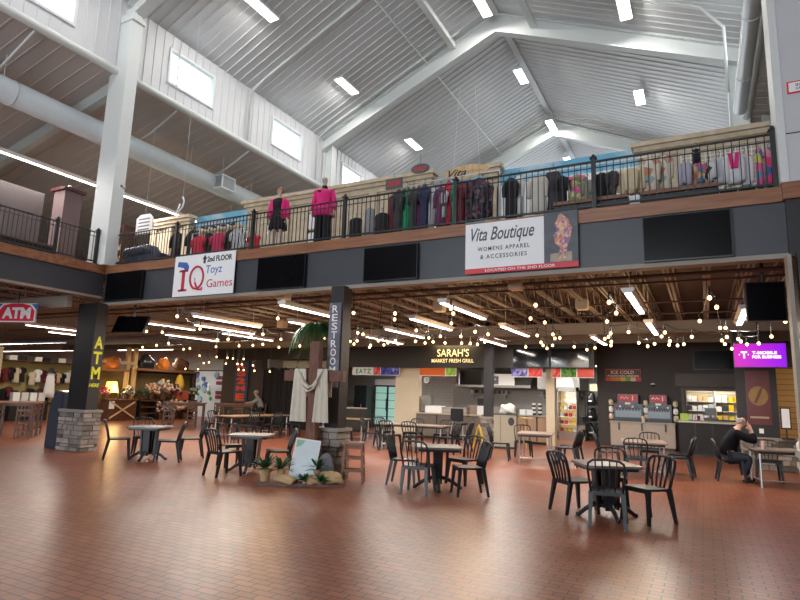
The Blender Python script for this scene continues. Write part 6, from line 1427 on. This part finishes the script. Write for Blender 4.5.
# ------------------------------------------------------------------ flower and pumpkin shop
XW = -25.0
def yz(px, py, X=XW): v = at(px, py, 0, X); return v.y, v.z
c = E('display_shelf', (XW, 20.4, 0), 'timber display shelving under the orange bags and dried flowers', 'shelf')
for y in (-1.65, -1.25, 2.6, -3.2): MB().box(-.08, .08, y-.09, y+.09, 0, 3.5 if y == -1.65 or y == -1.25 else 2.4).build('post', WOODL if y in (-1.65, -1.25) else WOODD, c)
MB().box(-.5, .3, -3.2, -1.7, 2.30, 2.40).box(-.5, .3, -1.2, 2.7, 2.40, 2.52).build('shelf_board', WOODM, c); MB().box(-.1, .1, -3.2, -1.2, 2.65, 2.8).build('crossbeam', WOODL, c)
MB().box(-.45, .3, -1.2, 2.7, .9, .98).build('shelf_board', WOODD, c); MB().box(-.45, -.40, -3.2, 2.7, .0, 2.3).build('back_panel', mat('olive_brown', (.20, .14, .06), .8, var=.3), c)
for (y, z, sx, m_, lb) in ((-2.5, 2.40, .42, mat('orange_bag', (.75, .22, .03), .6), 'orange bag heap on the left shelf top'), (.5, 2.52, .34, MATS['orange_bag'], 'large orange pumpkin shaped bag on the right shelf top'), (-.6, 2.52, .5, BLKP, 'dark bag heap left of the orange pumpkin bag'), (1.6, 2.52, .5, WOODD, 'brown bag heap right of the orange pumpkin bag')):
    blob('heaped_bag', XW, 20.4+y, z, .25, sx, .42, m_, lb, 'bag', int(10*y), .2)
rnd = random.Random(21)
fm = [mat('dried_pink', (.60, .35, .28), .9), mat('dried_peach', (.62, .42, .28), .9), mat('dried_white', (.5, .48, .44), .9), mat('dried_dark', (.06, .05, .05), .9), GRN, c_maroon]
def bouquet(x, y, z, r, m1, m2, label, n=26, group=None):
    c = E('flower_arrangement', (x, y, z), label, 'flowers', group); MB().lathe([(r*.3, 0), (r*.4, r*.6), (r*.3, r*.7)], n=12).build('vase', WOODD, c)
    for m_ in (m1, m2):
        mb = MB()
        for k in range(n):
            a, e = rnd.uniform(0, 6.28), rnd.uniform(-.3, 1.4); q_ = r*rnd.uniform(.4, 1)
            mb.ball((math.cos(a)*math.cos(e)*q_, math.sin(a)*math.cos(e)*q_, r+math.sin(e)*q_), r*.16, 6)
        mb.build('blossom', m_, c)
for i, (y, z, r, a, b, lb) in enumerate(((-.4, .98, .42, 0, 1, 'pink dried flowers on the timber shelving'), (.3, .98, .5, 2, 1, 'tall pale dried flowers on the timber shelving'), (1.0, .98, .42, 5, 2, 'dark red and white dried flowers'), (-.9, .98, .3, 3, 4, 'dark foliage by the timber post'), (.1, 0, .45, 0, 3, 'peach dried flowers on the floor left'), (.9, 0, .5, 1, 0, 'peach dried flowers on the floor middle'), (1.7, 0, .5, 1, 5, 'peach dried flowers on the floor right'), (2.3, .98, .35, 2, 4, 'white flowers at the right end of the shelving'))):
    bouquet(XW+.35+.2*(z < .5), 20.4+y, z, r, fm[a], fm[b], lb)
c = E('display_stand', (XW+.25, 21.9, .98), 'yellow cloth figure standing on a red framed box', 'display'); MB().box(-.2, .2, -.4, .4, 0, .5).build('red_box', mat('orange_red_box', (.5, .12, .06), .7), c); MB().lathe([(.22, 0), (.26, .3), (.18, .6), (.12, .75), (.02, .85)], (0, -.1, .5), 14).build('yellow_figure', mat('yellow_cloth', (.75, .45, .05), .8), c, smooth=True)
c = E('crate_table', (-24.6, 18.2, 0), 'wooden counter with crossed timber front left of the timber post', 'counter'); MB().box(-.3, .3, -.75, .75, 0, .95).build('body', WOODD, c); MB().box(-.35, .35, -.8, .8, .95, 1.0).build('top', WOODM, c)
MB().beam((.32, -.65, .12), (.32, .65, .88), .03, .07).beam((.33, -.65, .88), (.33, .65, .12), .03, .07).build('cross_braces', WOODL, c); MB().box(.305, .315, -.72, -.45, .55, .9).build('notice', PAPER, c)
c = E('table_lamp', (-24.7, 17.8, 1.0), 'glowing yellow shaded lamp on the crossed front counter', 'lamp'); MB().lathe([(.12, 0), (.03, .04), (.03, .3)], n=12).build('base', WOODD, c); MB().lathe([(.32, 0), (.22, .5), (.21, .5)], (0, 0, .3), 18).build('lamp_shade', mat('lit_shade', (1, .62, .15), .8, emit=1.6), c); l = bpy.data.lights.new('lamp', 'POINT'); l.energy = 55; l.color = (1, .7, .3); l.shadow_soft_size = .2; lo = bpy.data.objects.new('lamp', l); COL.objects.link(lo); lo.parent = c; lo.location = (.4, 0, .5)
bouquet(-24.6, 18.6, 1.0, .32, fm[2], fm[3], 'white berry arrangement beside the glowing lamp'); bouquet(-24.6, 17.4, 1.0, .28, c_pinkred, fm[0], 'red flowers left of the glowing lamp')
for i in range(3): put('lantern', BLK, MB().lathe([(.08, 0), (.08, .04), (.06, .05), (.06, .22), (.08, .24), (.02, .32)], n=10), (-24.45, 18.0+.2*i, 1.0), 'small black lantern in front of the glowing lamp', 'lantern', 'black lanterns on the crossed front counter')
c = E('bench_shelf', (-24.5, 19.6, 0), 'low black stepped shelf right of the crossed front counter', 'shelf')
for z in (.3, .6, .9): MB().box(-.25, .25, -.45, .45, z, z+.05).build('shelf_board', WOODD, c)
for s_ in (-1, 1): MB().box(-.25, .25, s_*.45-.02, s_*.45+.02, 0, .95).build('side_panel', BLK, c)
# clothing and hat shop at the far left
o = MB().box(-27.1, -27.0, 14.0, 17.9, .6, 2.55).build('slat_wall', mat('olive_yellow_wall', (.36, .30, .12), .7, var=.25, scale=1.2), None); tag(o, 'olive yellow display wall behind the shirts at the far left', 'display wall')
MB().box(-27.1, -26.35, 14.0, 17.9, 2.55, 2.58).build('top_shelf', WOODD, o); MB().box(-27.1, -26.98, 14.0, 17.9, 0, .6).build('base_panel', mat('orange_yellow_base', (.50, .28, .08), .7, var=.3), o)
put('wall_post', CREAM, MB().box(-.2, .2, -.4, .4, 0, 3.1), (-26.5, 13.3, 0), 'cream square post at the left picture edge', 'post')
put('orange_figure', MATS['orange_bag'], MB().lathe([(.2, 0), (.26, .5), (.2, 1.3), (.1, 1.6), (.02, 1.65)], n=14), (-26.6, 17.3, .4), 'orange draped form beside the dark column', 'display', smooth=True)
rnd = random.Random(5)
for i in range(15):
    y = 14.15+.23*i; m_ = [PAPER, BLC, c_char, CREAM, c_white, c_maroon][rnd.randrange(6)]
    for r, zt in enumerate((2.3, 1.45)):
        if rnd.random() < .75 and y < 17.2: garment('display_shirt', 'shirt or cap on the olive display wall at the far left', 'clothing', -26.8, y, zt-rnd.uniform(0, .2), rnd.uniform(.4, .7), .24, [PAPER, BLC, c_char, CREAM, BLC, c_maroon][rnd.randrange(6)], sleeve=.15, rz=R_(70), group='shirts on the olive display wall', hanger=False)
garment('apron_dress', 'white apron dress on a dark form in the middle of the olive display wall', 'clothing', -26.4, 15.9, 2.1, 1.1, .4, PAPER, sleeve=.3, rz=R_(60), sm=c_maroon)
c = E('hat', (-26.4, 15.9, 2.15), 'dark wide brimmed hat above the white apron dress', 'hat'); MB().lathe([(.28, 0), (.27, .02), (.12, .03), (.11, .14), (.02, .17)], n=18).build('hat_body', c_char, c, smooth=True)
for i in range(7): put('shoe_box', [PAPER, BLKP, c_char][i % 3], MB().box(-.18, .18, -.16, .16, 0, .2), (-26.6, 14.2+.36*i, 2.58), 'box on top of the olive display wall', 'box', 'boxes on top of the olive display wall')
c = E('glass_case', (-26.3, 14.9, 0), 'dark low case with white bags in front of the olive display wall', 'display case'); MB().box(-.3, .3, -.8, .8, 0, .8).build('body', BLKP, c); MB().box(-.3, .3, -.8, .8, .8, .84).build('top', WOODD, c)
for i in range(4): put('shopping_bag', [PAPER, c_white][i % 2], MB().box(-.12, .12, -.14, .14, 0, .36), (-26.2, 14.35+.36*i, .84), 'white bag on the dark low case', 'bag', 'white bags on the dark low case')
for (x, y, p) in ((-23.5, 15, 120), (-22.5, 20.5, 140), (-27, 30, 120)):
    l = area('shop_light', (x, y, 3.7), (2.4, .3), p*.6, (1, .86, .66))
    c = E('linear_light', (x, y, 3.74), 'white shop light over the %s' % ('shirt display' if y < 16 else 'flower display' if y < 25 else 'far aisle'), 'light fixture'); MB().box(-1.2, 1.2, -.12, .12, 0, .05).build('housing', WHT, c); l.parent = c; l.location = (0, 0, -.03); MB().tube([(0, 0, .05), (0, 0, .6)], .01, 5).build('ceiling_rod', WHT, c)
